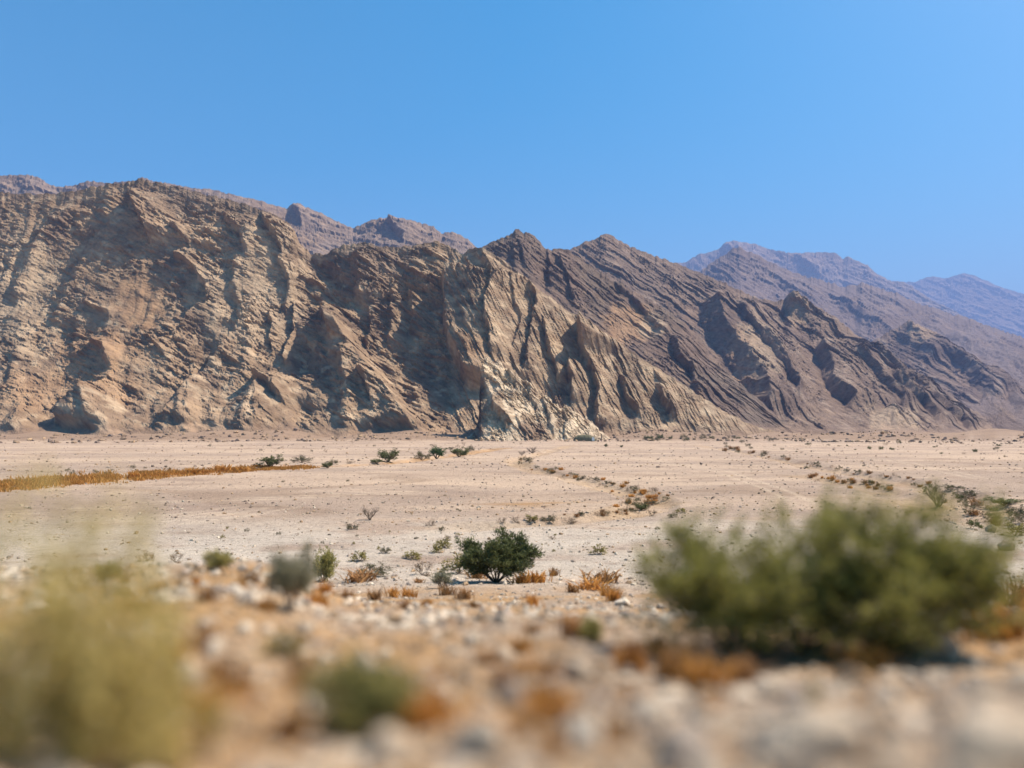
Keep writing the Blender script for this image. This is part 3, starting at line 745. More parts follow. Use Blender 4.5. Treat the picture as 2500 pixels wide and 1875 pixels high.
def grow(rg, stems, levels, spread, up, kids, wander, twist=.5, r0=.03, lean=(0, 0, 0)):
    """branch skeleton inside a unit bush; returns segments and the ends of the last level"""
    segs, tips = [], []
    def go(p, d, L, r, lev):
        n = 4 if lev == 0 else 3
        q = p
        pts = []
        for k in range(n):
            d = norm(d + wander * rg.normal(size=3) + np.array([0, 0, up * (.5 if lev else .25)]))
            e = q + d * L / n
            ra = r * (1 - .6 * k / n)
            segs.append((*q, *e, ra, r * (1 - .6 * (k + 1) / n)))
            pts.append((e, d)); q = e
        if lev == levels:
            tips.extend([(a_, b_, L / n) for a_, b_ in pts])
            return
        for k in range(kids):
            e, dd = pts[rg.integers(max(0, n - 3), n)]
            nd = norm(dd + spread * rg.normal(size=3) * np.array([1, 1, .7]))
            go(e, nd, L * rg.uniform(.45, .75), r * .45, lev + 1)
    for k in range(stems):
        a = 2 * math.pi * (k + rg.random() * .8) / stems
        d = norm(np.array([math.cos(a) * twist, math.sin(a) * twist, 1.0]) * rg.uniform(.8, 1.2, 3) + np.array(lean))
        go(np.array([.02 * math.cos(a), .02 * math.sin(a), 0]), d, rg.uniform(.45, .62), r0, 0)
    return segs, tips
def bush_meshes(name, seed, stems, levels, spread, up, kids, wander, leaves, leaf_len, leaf_w, mat_leaf, mat_wood, twist=.7, r0=.03, upright=.3, flat=None, lean=(0, 0, 0), scatter=.03):
    """unit bush: 1 wide, 1 high, standing on the origin"""
    rg = np.random.default_rng(seed)
    segs, tips = grow(rg, stems, levels, spread, up, kids, wander, twist, r0, lean)
    segs = np.array(segs)
    T = np.array([t[0] for t in tips]); D = np.array([t[1] for t in tips]); LL = np.array([t[2] for t in tips])
    pts = np.concatenate([segs[:, 3:6]])
    cx, cy = np.median(pts[:, 0]), np.median(pts[:, 1])
    w = np.percentile(np.abs(pts[:, :2]), 99.7) * 2; h = np.percentile(pts[:, 2], 99.7)
    S = np.array([1 / w, 1 / w, 1 / h])
    segs[:, 0:3] *= S; segs[:, 3:6] *= S; T = T * S; segs[:, 6:8] /= w
    if flat is not None:
        pass
    wood = tube_mesh(name + '_branches', segs, mat_wood)
    crown = None
    if leaves:
        idx = rg.integers(0, len(T), leaves)
        pos = T[idx] - D[idx] * (LL[idx] * rg.random(leaves))[:, None] / w + scatter * rg.normal(size=(leaves, 3))
        pos[:, 2] = np.maximum(pos[:, 2], .03)
        d = D[idx] * .6 + .8 * rg.normal(size=(leaves, 3)) + np.array([0, 0, upright])
        d /= np.linalg.norm(d, axis=1, keepdims=True)
        val = rg.random(leaves) * .75 + .25 * rg.random(len(T))[idx]
        crown = leaf_mesh(name + '_foliage', pos, d, leaf_len * rg.uniform(.6, 1.3, leaves), leaf_w * rg.uniform(.7, 1.3, leaves), val, mat_leaf, rg)
    return wood, crown
def tuft_mesh(name, seed, blades, mat, spread=.8, width=.02, droop=.5):
    """unit tuft of grass or dry stems: 1 wide, 1 high"""
    rg = np.random.default_rng(seed)
    a = rg.random(blades) * 2 * np.pi
    lean = spread * np.sqrt(rg.random(blades))
    base = np.stack([.16 * rg.normal(size=blades), .16 * rg.normal(size=blades), np.zeros(blades)], 1)
    L = rg.uniform(.55, 1.05, blades)
    out = np.stack([np.cos(a), np.sin(a)], 1)
    mid = base.copy(); mid[:, :2] += out * (lean * L * .25)[:, None]; mid[:, 2] = L * .6 * np.sqrt(1 - (lean * .45) ** 2)
    tip = base.copy(); tip[:, :2] += out * (lean * L * .5)[:, None]; tip[:, 2] = L * np.sqrt(1 - (lean * .7) ** 2) * (1 - droop * .25 * rg.random(blades))
    sd = np.stack([-np.sin(a + rg.normal(size=blades)), np.cos(a + rg.normal(size=blades)), np.zeros(blades)], 1)
    W = width * rg.uniform(.6, 1.4, blades)[:, None]
    v = np.stack([base - sd * W * .5, base + sd * W * .5, mid + sd * W * .4, mid - sd * W * .4, mid - sd * W * .4, mid + sd * W * .4, tip + sd * W * .08, tip - sd * W * .08], 1)
    f = np.arange(8 * blades).reshape(-1, 4)
    return mesh_raw(name, v.reshape(-1, 3), f, mat, np.repeat(rg.random(blades), 8)[:, None] * np.ones((1, 3)))

G_DARK = plant_mat('dark_green_leaf', (.05, .06, .022), (.20, .215, .08))
G_BRIGHT = plant_mat('bright_green_leaf', (.035, .07, .022), (.10, .17, .06))
G_DULL = plant_mat('dull_olive_leaf', (.075, .07, .035), (.19, .17, .09))
G_YELL = plant_mat('yellow_green_leaf', (.15, .125, .03), (.36, .30, .10))
G_FORE = plant_mat('ochre_green_leaf', (.36, .27, .08), (.74, .62, .26), .5)
G_NEAR = plant_mat('acacia_leaf', (.13, .125, .03), (.47, .43, .12), .5)
G_GREY = plant_mat('grey_green_leaf', (.16, .155, .10), (.38, .355, .23))
G_OLIVE = plant_mat('olive_leaf', (.18, .16, .05), (.52, .46, .17), .4)
G_DRY = plant_mat('dry_brown_twig', (.13, .085, .05), (.27, .185, .11), .1)
G_GOLD = plant_mat('golden_dry_grass', (.38, .165, .035), (.62, .32, .085), .35)
G_RUST = plant_mat('rust_dry_stem', (.22, .11, .04), (.40, .21, .08), .2)
WOOD = plant_mat('grey_brown_bark', (.10, .075, .055), (.2, .155, .12), 0)
WOOD_D = plant_mat('dark_bark', (.055, .042, .03), (.12, .09, .065), 0)

PROTO = {}
PROTO['green'] = [bush_meshes('green_shrub', 20 + k, 8, 2, .75, .10, 4, .16, 1500, .10, .035, G_DARK, WOOD_D, .9, .03, .25) for k in range(3)]
PROTO['bright'] = [bush_meshes('bright_shrub', 30, 9, 2, .75, .12, 4, .16, 1700, .10, .038, G_BRIGHT, WOOD_D, .8, .03, .25)]
PROTO['dull'] = [bush_meshes('dull_shrub', 40 + k, 8, 2, .7, .05, 4, .18, 900, .10, .03, G_DULL, WOOD, 1.1, .03, .2) for k in range(2)]
PROTO['yellow'] = [bush_meshes('yellow_herb', 50 + k, 8, 1, .7, .05, 4, .2, 420, .16, .05, G_YELL, WOOD, 1.2, .025, .3) for k in range(2)]
PROTO['bare'] = [bush_meshes('bare_shrub', 60 + k, 7, 3, .55, .10, 4, .15, 260, .05, .012, G_DRY, WOOD, .85, .045, .3) for k in range(2)]
PROTO['brown'] = [bush_meshes('brown_shrub', 70 + k, 9, 2, .7, .02, 4, .2, 650, .09, .022, G_DRY, WOOD, 1.1, .02, .2) for k in range(2)]
PROTO['gold'] = [(None, tuft_mesh('golden_tuft', 80 + k, 90, G_GOLD, 1.1, .05)) for k in range(3)]
PROTO['rust'] = [(None, tuft_mesh('rust_tuft', 84 + k, 90, G_RUST, 1.15, .04)) for k in range(3)]
PROTO['grey'] = [bush_meshes('grey_shrub', 90, 9, 2, .55, .18, 4, .14, 1500, .11, .026, G_GREY, WOOD, .6, .025, .6)]
_cnt = [0]
def plant(kind, name, loc, w, h, label, cat, group=None, rot=None, parts=True, k=None):
    """one plant, its branches and foliage as parts; w wide and h high, standing at loc"""
    _cnt[0] += 1
    var = PROTO[kind][(k if k is not None else _cnt[0]) % len(PROTO[kind])]
    wood, crown = var
    rz = rot if rot is not None else random.uniform(0, 6.28)
    if wood is None or not parts:
        o = link(name, crown if crown is not None else wood, None, loc)
        o.rotation_euler = (0, 0, rz); o.scale = (w, w, h)
        return tag(o, label, cat, group)
    e = link(name, None, None, loc); e.rotation_euler = (0, 0, rz); e.scale = (w, w, h)
    link('branches', wood, e)
    if crown is not None: link('foliage', crown, e)
    return tag(e, label, cat, group)
def at_px(kind, name, px, py, wpx, hpx, label, cat='shrub', group=None, **kw):
    p = gp(px, py)
    return plant(kind, name, p - Vector((0, 0, .02 * hpx * p.y / FPX)), wpx * p.y / FPX, hpx * p.y / FPX, label, cat, group, **kw)

# ---- the bush in focus
main = gp(1212, 1424)
PROTO['main'] = [bush_meshes('main_bush', 133, 17, 3, .42, .20, 4, .10, 22000, .078, .016, G_DARK, WOOD_D, .95, .022, 1.0, lean=(.06, 0, 0), scatter=.026)]
plant('main', 'acacia_bush', main, 180 * main.y / FPX, 112 * main.y / FPX, 'dense dark green bush with a narrow base, in focus in the middle', 'bush', rot=.6)

# ---- the line of shrubs along the left water course
GRP = 'shrubs along the far water course'
for px, py, w, h, kind, lab in [
    (660, 1140, 60, 30, 'green', 'dark green rounded shrub at the end of the golden grass strip'),
    (628, 1141, 24, 12, 'dull', 'small olive shrub touching the left side of the first dark green shrub'),
    (737, 1130, 54, 20, 'dull', 'wide dull olive shrub just right of the first dark green shrub'),
    (800, 1144, 32, 16, 'green', 'low dark shrub alone on the bank between the larger shrubs'),
    (815, 1134, 28, 14, 'dull', 'faint olive shrub behind the low dark one on the bank'),
    (948, 1129, 56, 34, 'green', 'tall dark green shrub, largest of the row in mid plain'),
    (920, 1133, 36, 12, 'green', 'low dark green shrub at the left foot of the tall one'),
    (1030, 1124, 46, 26, 'dull', 'brownish olive shrub pressed against the bright green one'),
    (1066, 1121, 44, 30, 'bright', 'bright green round shrub in the row in mid plain'),
    (1120, 1116, 54, 24, 'green', 'dark green shrub at the right end of the row'),
    (1148, 1102, 22, 16, 'dull', 'small shrub behind the right end of the row'),
    (1098, 1098, 26, 8, 'dull', 'flat grey shrub on the far track above the row'),
    (855, 1132, 26, 8, 'brown', 'low brown shrub left of the tall dark green one'),
    (590, 1146, 30, 9, 'dull', 'low olive shrub on the gully line above the grass strip')]:
    at_px(kind, 'shrub', px, py, w, h, lab, 'shrub', GRP)
# ---- plants in the middle distance
for px, py, w, h, kind, nm, lab in [
    (903, 1271, 54, 34, 'bare', 'bare_shrub', 'leafless fan-shaped shrub alone on the open plain'),
    (858, 1294, 34, 18, 'dull', 'shrub', 'small olive shrub just below the leafless fan-shaped shrub'),
    (1053, 1284, 26, 14, 'brown', 'dry_shrub', 'small brown dome right of the golden litter patch'),
    (1078, 1298, 18, 14, 'dull', 'shrub', 'tiny dark shrub on the pale track'),
    (1226, 1282, 26, 15, 'brown', 'dry_shrub', 'leftmost brown shrub of the row behind the main bush'),
    (1258, 1281, 24, 14, 'brown', 'dry_shrub', 'second brown shrub of the row behind the main bush'),
    (1297, 1281, 44, 17, 'yellow', 'shrub', 'olive yellow mound in the row behind the main bush'),
    (1341, 1280, 44, 18, 'dull', 'shrub', 'olive green mound beside the yellow one in that row'),
    (1394, 1279, 38, 16, 'brown', 'dry_shrub', 'flat brown shrub at the right end of that row'),
    (1566, 1248, 36, 20, 'green', 'shrub', 'darkest small shrub at the bend of the stream bed'),
    (1592, 1233, 36, 14, 'dull', 'shrub', 'low olive mound at the right of the stream bend'),
    (1592, 1260, 32, 14, 'brown', 'dry_shrub', 'grey brown shrub just below the dark one at the bend'),
    (1664, 1253, 32, 13, 'yellow', 'shrub', 'yellow green tuft right of the stream bend'),
    (1642, 1266, 28, 14, 'dull', 'shrub', 'olive tuft below the yellow green one'),
    (1600, 1200, 18, 10, 'brown', 'dry_shrub', 'brown shrub beyond the stream bend'),
    (1300, 1107, 28, 17, 'bare', 'bare_tree', 'small flat-topped bare tree far up the stream bed'),
    (1274, 1112, 24, 13, 'bare', 'bare_tree', 'smaller bare tree left of the flat-topped one'),
    (1284, 1128, 40, 13, 'dull', 'shrub', 'wide olive shrub at the upper bend of the stream bed'),
    (1479, 1092, 12, 9, 'green', 'shrub', 'tiny dark shrub in front of the right post'),
    (1518, 1093, 10, 6, 'green', 'shrub', 'tiny dark shrub a little right of the post'),
    (1455, 1176, 22, 11, 'dull', 'shrub', 'olive tuft halfway down the stream bed'),
    (1483, 1182, 20, 10, 'dull', 'shrub', 'second olive tuft halfway down the stream bed'),
    (1085, 1338, 44, 24, 'yellow', 'shrub', 'yellow green tuft behind the main bush at its upper left'),
    (1066, 1349, 36, 24, 'yellow', 'shrub', 'yellowest tuft left of the main bush'),
    (1092, 1320, 24, 13, 'brown', 'dry_shrub', 'small brown tuft above the yellowest one'),
    (1008, 1367, 56, 20, 'yellow', 'shrub', 'spreading yellow green herb left of the main bush'),
    (942, 1350, 32, 17, 'dull', 'shrub', 'small olive herb on the gravel left of the yellow herbs'),
    (1030, 1406, 60, 32, 'brown', 'dry_shrub', 'dry brown dome left of the main bush'),
    (1022, 1424, 36, 14, 'rust', 'dry_tuft', 'rusty tuft under the dry brown dome'),
    (1120, 1402, 90, 46, 'yellow', 'shrub', 'golden olive shrub tucked under the left side of the main bush'),
    (1168, 1412, 70, 34, 'rust', 'dry_tuft', 'rusty dry stems under the main bush'),
    (1078, 1437, 66, 46, 'grey', 'shrub', 'grey green wispy shrub in front of the dry brown dome'),
    (1272, 1424, 64, 30, 'gold', 'dry_tuft', 'golden grass at the right foot of the main bush'),
    (1312, 1422, 70, 34, 'gold', 'dry_tuft', 'larger golden grass right of the main bush'),
    (1352, 1408, 34, 24, 'rust', 'dry_tuft', 'small rusty tuft at the end of the golden grass'),
    (1462, 1356, 46, 24, 'yellow', 'shrub', 'olive yellow shrub on the gravel right of the main bush'),
    (1348, 1319, 20, 10, 'brown', 'dry_shrub', 'tiny brown tuft on the gravel above the main bush'),
    (1465, 1424, 130, 40, 'rust', 'dry_tuft', 'broad rusty brown clump between the main bush and the big acacia'),
    (1440, 1440, 110, 30, 'gold', 'dry_tuft', 'golden clump in front of the broad rusty one'),
    (2290, 1238, 74, 52, 'bare', 'bare_shrub', 'open twiggy shrub behind the right end of the big acacia'),
    (2360, 1218, 70, 26, 'dull', 'shrub', 'dark low shrub on the right bank'),
    (2325, 1196, 50, 14, 'dull', 'shrub', 'flat olive shrub behind the twiggy one'),
    (2395, 1242, 60, 18, 'brown', 'dry_shrub', 'brown shrub on the edge of the right bank'),
    (2452, 1238, 90, 20, 'green', 'shrub', 'dark shrub line end at the right edge'),
    (2485, 1262, 60, 30, 'dull', 'shrub', 'olive shrub cut by the right edge'),
    (2420, 1275, 70, 26, 'brown', 'dry_shrub', 'brown scrub below the right bank'),
    (2478, 1310, 60, 34, 'yellow', 'shrub', 'yellow green scrub by the pale rocks at the right edge')]:
    cat = {'dry_tuft': 'dry grass', 'bare_tree': 'tree'}.get(nm, 'shrub')
    at_px(kind, nm, px, py, w, h, lab, cat)

# ---- small tufts along the beds and over the plain
ADJ = {'dull': 'olive', 'brown': 'brown', 'gold': 'golden', 'rust': 'rusty', 'green': 'dark green', 'yellow': 'yellow green'}
def ordinal(k):
    w = ['first', 'second', 'third', 'fourth', 'fifth', 'sixth', 'seventh', 'eighth', 'ninth', 'tenth', 'eleventh', 'twelfth']
    return w[k] if k < 12 else '%d%s' % (k + 1, {1: 'st', 2: 'nd', 3: 'rd'}.get((k + 1) % 10 if (k + 1) % 100 not in (11, 12, 13) else 0, 'th'))
def along(line, n, lo, hi, size, spread, kinds, where, group):
    """small tufts strewn along a line; each is told apart by its colour and its order from the left"""
    L = np.array(line, float); todo = []
    for k in range(n):
        t = random.uniform(lo, hi) * (len(L) - 1); i = min(int(t), len(L) - 2); f = t - i
        px, py = L[i] + (L[i + 1] - L[i]) * f
        px += random.gauss(0, spread[0]); py += random.gauss(0, spread[1])
        todo.append((min(max(px, 8), 2492), py, random.uniform(*size), random.uniform(.45, .8), random.choice(kinds)))
    seen = {}
    for px, py, w, a, kind in sorted(todo):
        c = seen.get(kind, 0); seen[kind] = c + 1
        nm = ADJ[kind].replace(' ', '_') + '_tuft'
        at_px(kind, nm, px, py, w, w * a, '%s %s tuft from the left %s' % (ordinal(c), ADJ[kind], where), 'tuft', group, parts=False)
along([(1262, 1128), (1320, 1148), (1370, 1160), (1440, 1176)], 36, 0, 1, (8, 18), (12, 3), ['dull', 'gold', 'brown', 'dull'], 'in the upper winding stream bed', 'tufts in the upper stream bed')
along([(1470, 1182), (1540, 1198), (1590, 1212), (1600, 1226), (1560, 1238), (1530, 1230)], 60, 0, 1, (9, 22), (16, 6), ['gold', 'rust', 'brown', 'gold', 'dull'], 'at the crowded bend of the stream bed', 'tufts at the stream bend')
along([(1560, 1246), (1480, 1258), (1400, 1266)], 26, 0, 1, (10, 20), (22, 4), ['brown', 'rust', 'dull'], 'just below the stream bend', 'tufts below the stream bend')
along([(1700, 1088), (1800, 1100), (1900, 1120), (2000, 1142), (2100, 1158), (2200, 1174), (2290, 1190)], 46, .1, 1, (7, 20), (14, 3), ['dull', 'brown', 'rust'], 'along the straight gully on the right', 'tufts along the right gully')
along([(1980, 1166), (2060, 1178), (2140, 1190), (2190, 1200)], 32, 0, 1, (9, 22), (16, 6), ['gold', 'dull', 'rust', 'brown'], 'in the shallow bed above the big acacia', 'tufts above the big acacia')
along([(2230, 1200), (2330, 1225), (2420, 1260), (2500, 1300)], 26, 0, 1, (16, 40), (24, 10), ['dull', 'brown', 'rust', 'green'], 'on the broken bank at the right edge', 'scrub on the right bank')
along([(60, 1160), (250, 1150), (420, 1140)], 22, 0, 1, (6, 18), (60, 8), ['dull', 'brown'], 'on the flat behind the golden grass strip', 'tufts behind the grass strip')
along([(1700, 1080), (2100, 1090), (2500, 1110)], 40, 0, 1, (5, 16), (60, 12), ['dull', 'brown', 'green'], 'on the far right plain', 'tufts on the far right plain')
along([(500, 1100), (900, 1095), (1300, 1085)], 26, 0, 1, (5, 14), (60, 7), ['dull', 'brown'], 'on the far plain below the middle cliffs', 'tufts below the middle cliffs')
along([(1520, 1074), (1620, 1074), (1720, 1076)], 12, 0, 1, (8, 22), (20, 1.5), ['green', 'dull'], 'along the mountain foot right of the white rock', 'tufts at the mountain foot')
along([(700, 1200), (1000, 1220), (1300, 1230), (1700, 1180), (2200, 1140)], 30, 0, 1, (4, 10), (120, 22), ['dull', 'brown'], 'on the open middle plain', 'specks of grass on the middle plain')
along([(450, 1300), (800, 1315), (1100, 1330), (1500, 1320)], 24, 0, 1, (6, 16), (120, 14), ['dull', 'brown', 'yellow'], 'on the pale gravel behind the bank', 'tufts on the pale gravel')

# ---- the golden grass strip of the left water course: nobody could count its blades
def build_strip():
    rg = np.random.default_rng(5)
    L = np.array([(-160, 1202), (0, 1190), (120, 1180), (250, 1171), (330, 1165), (400, 1160), (550, 1152), (650, 1146), (760, 1143)], float)
    P_, D_, LEN, W_, V_ = [], [], [], [], []
    for c in range(2000):
        t = rg.random() ** 1.25 * (len(L) - 1); i = min(int(t), len(L) - 2)
        px, py = L[i] + (L[i + 1] - L[i]) * (t - i)
        thin = 1 - .75 * sstep(150, 700, px)
        if px > 280 and pn(px / 45., 3.3, 7) < -.5: continue
        py += rg.normal() * 5.5 * thin
        p = gp(px + rg.normal() * 6, py)
        hh = p.y / FPX * (9 * thin + 4.5) * rg.uniform(.5, 1.15)
        tone = rg.random()
        for b in range(12):
            P_.append((p.x + rg.normal() * hh * .9, p.y + rg.normal() * hh * .5, p.z - .05)); D_.append((rg.normal() * .35, rg.normal() * .35, 1)); LEN.append(hh * rg.uniform(.6, 1.1)); W_.append(.11 * rg.uniform(.6, 1.4)); V_.append(.55 * tone + .45 * rg.random())
    D_ = np.array(D_); D_ /= np.linalg.norm(D_, axis=1, keepdims=True)
    o = link('dry_grass', leaf_mesh('dry_grass', np.array(P_), D_, np.array(LEN), np.array(W_), np.array(V_), G_GOLD, rg))
    tag(o, 'strip of golden dry grass along the water course on the left', 'grass', kind='stuff')
build_strip()
for px, py, w, h in [(325, 1168, 46, 22), (262, 1172, 26, 12), (390, 1164, 44, 16), (470, 1159, 40, 18), (540, 1155, 60, 18), (590, 1152, 56, 20)]:
    at_px('gold', 'dry_grass_mound', px, py, w, h, {325: 'tallest golden mound in the grass strip', 262: 'small golden mound left of the tallest one', 390: 'golden mound right of the tallest one', 470: 'fourth golden mound along the strip', 540: 'wide golden mound before the first dark shrub', 590: 'golden mound nearest the first dark green shrub'}[px], 'dry grass')

# ------------------------------------------------------------------ foreground plants on the bank
# big acacia on the right: two crowns from one root
def near_bush():
    b = gp(2010, 1590)
    e = link('acacia_bush', None, None, b)
    tag(e, 'large blurred green acacia bush filling the right foreground', 'bush')
    s = b.y / FPX
    rg = np.random.default_rng(77)
    segs_all, pos_all, dir_all, val_all = [], [], [], []
    for cxp, w, h, lean, n, sd in ((-225, 430, 285, -.2, 8500, 1), (130, 600, 355, .1, 13000, 2), (-40, 460, 260, 0, 6500, 3), (265, 300, 280, .2, 5500, 4), (-150, 480, 170, 0, 4000, 5), (170, 540, 190, 0, 4000, 6)):
        segs, tips = grow(np.random.default_rng(sd), 12, 3, .6, .12, 4, .14, .8, .02, (lean, 0, 0))
        segs = np.array(segs); T = np.array([t[0] for t in tips]); D = np.array([t[1] for t in tips]); LL = np.array([t[2] for t in tips])
        ww = np.percentile(np.abs(segs[:, 3:5] - np.median(segs[:, 3:5], 0)), 97) * 2; hh = np.percentile(segs[:, 5], 98)
        S = np.array([w * s / ww, w * s * .8 / ww, h * s / hh]); off = np.array([cxp * s, 0, 0])
        segs[:, 0:3] = segs[:, 0:3] * S + off; segs[:, 3:6] = segs[:, 3:6] * S + off; segs[:, 6:8] *= w * s / ww * .8
        segs_all.append(segs)
        T = T * S + off
        idx = rg.integers(0, len(T), n)
        pos = T[idx] - D[idx] * (LL[idx] * rg.random(n))[:, None] * S + .012 * rg.normal(size=(n, 3)); pos[:, 2] = np.maximum(pos[:, 2], .02)
        d = D[idx] + .8 * rg.normal(size=(n, 3)); d /= np.linalg.norm(d, axis=1, keepdims=True)
        pos_all.append(pos); dir_all.append(d); val_all.append(.7 * rg.random(n) + .3 * rg.random(len(T))[idx])
    link('branches', tube_mesh('acacia_branches', np.concatenate(segs_all), WOOD), e)
    pos, d, val = map(np.concatenate, (pos_all, dir_all, val_all))
    link('foliage', leaf_mesh('acacia_foliage', pos, d, .024 * rg.uniform(.6, 1.4, len(pos)), .010 * rg.uniform(.7, 1.3, len(pos)), val, G_NEAR, rg), e)
near_bush()
# tall ochre plant at the left edge
def left_plant():
    b = gp(95, 1868)
    e = link('leafy_plant', None, None, b)
    tag(e, 'very blurred ochre green plant at the left edge of the foreground', 'plant')
    rg = np.random.default_rng(9)
    s = b.y / FPX
    segs, P_, D_, V_ = [], [], [], []
    for k in range(84):
        x = rg.uniform(-380, 400) * s; y = rg.uniform(-.10, .16)
        # outline: tall at the left, falling to the right
        top = np.interp(x / s, [-380, -60, 80, 220, 320, 400], [740, 740, 640, 480, 320, 140]) * s * rg.uniform(.45, 1.02)
        p = np.array([x * .9, y, 0.]); d = norm(np.array([.12 * rg.normal() + .1 * x / (330 * s), .12 * rg.normal(), 1]))
        n = 7
        for j in range(n):
            q = p + d * top / n
            segs.append((*p, *q, .0022 * (1 - j / n) + .0008, .0022 * (1 - (j + 1) / n) + .0007))
            for m in range(7):
                P_.append(p + (q - p) * rg.random() + .006 * rg.normal(size=3)); dd = d * .5 + rg.normal(size=3); D_.append(dd / np.linalg.norm(dd)); V_.append(.55 * rg.random() + .45 * (k % 7) / 7)
            d = norm(d + .12 * rg.normal(size=3)); p = q
    link('stems', tube_mesh('leafy_plant_stems', segs, G_YELL), e)
    n = len(P_)
    link('foliage', leaf_mesh('leafy_plant_foliage', np.array(P_), np.array(D_), .030 * rg.uniform(.6, 1.3, n), .011 * rg.uniform(.7, 1.3, n), np.array(V_), G_FORE, rg), e)
left_plant()
PROTO['near_grey'] = [bush_meshes('near_grey_bush', 201, 12, 3, .45, .2, 4, .12, 5000, .10, .020, G_GREY, WOOD, .55, .022, .7)]
PROTO['near_green'] = [bush_meshes('near_green_bush', 211, 12, 2, .6, .1, 5, .14, 3500, .12, .030, G_OLIVE, WOOD, .9, .022, .4)]
for px, py, w, h, kind, nm, lab in [
    (706, 1492, 130, 150, 'near_grey', 'shrub', 'grey green upright shrub on the bank left of the main bush'),
    (790, 1420, 66, 76, 'near_green', 'shrub', 'dark small shrub behind the grey green upright one'),
    (268, 1420, 70, 50, 'near_green', 'shrub', 'dark olive tuft on the left brow of the bank'),
    (306, 1428, 44, 44, 'rust', 'dry_tuft', 'rusty tuft beside the dark olive one on the left brow'),
    (532, 1392, 66, 48, 'near_green', 'shrub', 'olive orange shrub on the brow left of centre'),
    (360, 1372, 46, 26, 'brown', 'dry_shrub', 'grey brown tuft on the far left brow'),
    (428, 1376, 40, 22, 'brown', 'dry_shrub', 'small brown tuft next to it on the brow'),
    (385, 1456, 60, 42, 'rust', 'dry_tuft', 'rust brown tuft below the left brow'),
    (505, 1470, 66, 52, 'rust', 'dry_tuft', 'orange brown tuft left of the grey green upright shrub'),
    (610, 1430, 60, 44, 'rust', 'dry_tuft', 'brown tuft just up the slope from the orange brown one'),
    (330, 1495, 90, 50, 'gold', 'dry_tuft', 'ochre tuft near the left ochre plant'),
    (770, 1480, 90, 44, 'gold', 'dry_tuft', 'golden tuft right of the grey green upright shrub'),
    (650, 1490, 60, 36, 'gold', 'dry_tuft', 'golden tuft at the foot of the grey green upright shrub'),
    (880, 1420, 110, 40, 'rust', 'dry_tuft', 'low rusty clump on the slope toward the main bush'),
    (910, 1408, 90, 34, 'dull', 'shrub', 'olive brown clump behind the low rusty one'),
    (880, 1372, 50, 24, 'yellow', 'shrub', 'blurred yellow herb left of the spreading one'),
    (845, 1462, 50, 30, 'rust', 'dry_tuft', 'rusty tuft between the upright shrub and the main bush'),
    (890, 1790, 250, 185, 'near_green', 'shrub', 'small blurred green shrub in the near centre foreground'),
    (690, 1602, 130, 56, 'yellow', 'shrub', 'yellow olive herb on the left of the pebbles'),
    (740, 1640, 90, 50, 'rust', 'dry_tuft', 'rusty tuft behind the small near green shrub'),
    (1050, 1780, 190, 120, 'gold', 'dry_tuft', 'golden tuft right of the small near green shrub'),
    (985, 1760, 130, 90, 'gold', 'dry_tuft', 'shorter golden tuft leaning on the small near green shrub'),
    (1440, 1570, 70, 60, 'near_green', 'shrub', 'small olive plant left of the big acacia'),
    (1545, 1640, 80, 110, 'rust', 'dry_tuft', 'upright rusty tuft left of the big acacia'),
    (1640, 1660, 150, 110, 'rust', 'dry_tuft', 'orange brown tuft in front of the big acacia'),
    (1730, 1690, 160, 110, 'gold', 'dry_tuft', 'golden tuft in front of the big acacia'),
    (1600, 1600, 110, 60, 'gold', 'dry_tuft', 'low golden tuft at the left foot of the big acacia'),
    (2120, 1640, 150, 80, 'gold', 'dry_tuft', 'golden tuft at the right foot of the big acacia'),
    (2430, 1560, 200, 130, 'gold', 'dry_tuft', 'large golden tuft at the right edge'),
    (2490, 1480, 120, 90, 'rust', 'dry_tuft', 'rusty tuft at the right edge above the golden one'),
    (1985, 1720, 50, 60, 'yellow', 'shrub', 'single green sprig between the pale rocks'),
    (1190, 1620, 90, 46, 'rust', 'dry_tuft', 'rusty tuft among the pebbles in the near middle'),
    (1340, 1660, 110, 60, 'rust', 'dry_tuft', 'brown tuft beside the grey pale cobble'),
    (560, 1690, 130, 80, 'rust', 'dry_tuft', 'rust brown tuft left of the small near green shrub'),
    (420, 1620, 140, 70, 'gold', 'dry_tuft', 'ochre golden tuft right of the left ochre plant'),
    (1300, 1545, 70, 26, 'rust', 'dry_tuft', 'small rusty tuft on the pebble slope')]:
    at_px(kind, nm, px, py, w, h, lab, 'dry grass' if nm == 'dry_tuft' else 'shrub')

along([(420, 1440), (800, 1450), (1000, 1470), (1400, 1460), (1560, 1450)], 30, 0, 1, (24, 60), (60, 14), ['rust', 'gold', 'brown'], 'on the slope below the focused bush', 'dry tufts on the slope')
along([(380, 1560), (640, 1640), (1000, 1660), (1300, 1690), (1560, 1670), (1800, 1660)], 30, 0, 1, (60, 130), (60, 40), ['rust', 'gold', 'brown', 'rust'], 'among the near pebbles in the foreground', 'dry tufts among the pebbles')
along([(330, 1700), (520, 1740), (760, 1820), (1080, 1830), (1300, 1800), (1500, 1790)], 22, 0, 1, (90, 190), (70, 30), ['rust', 'gold', 'gold', 'brown'], 'at the very front near the bottom edge', 'dry tufts at the very front')
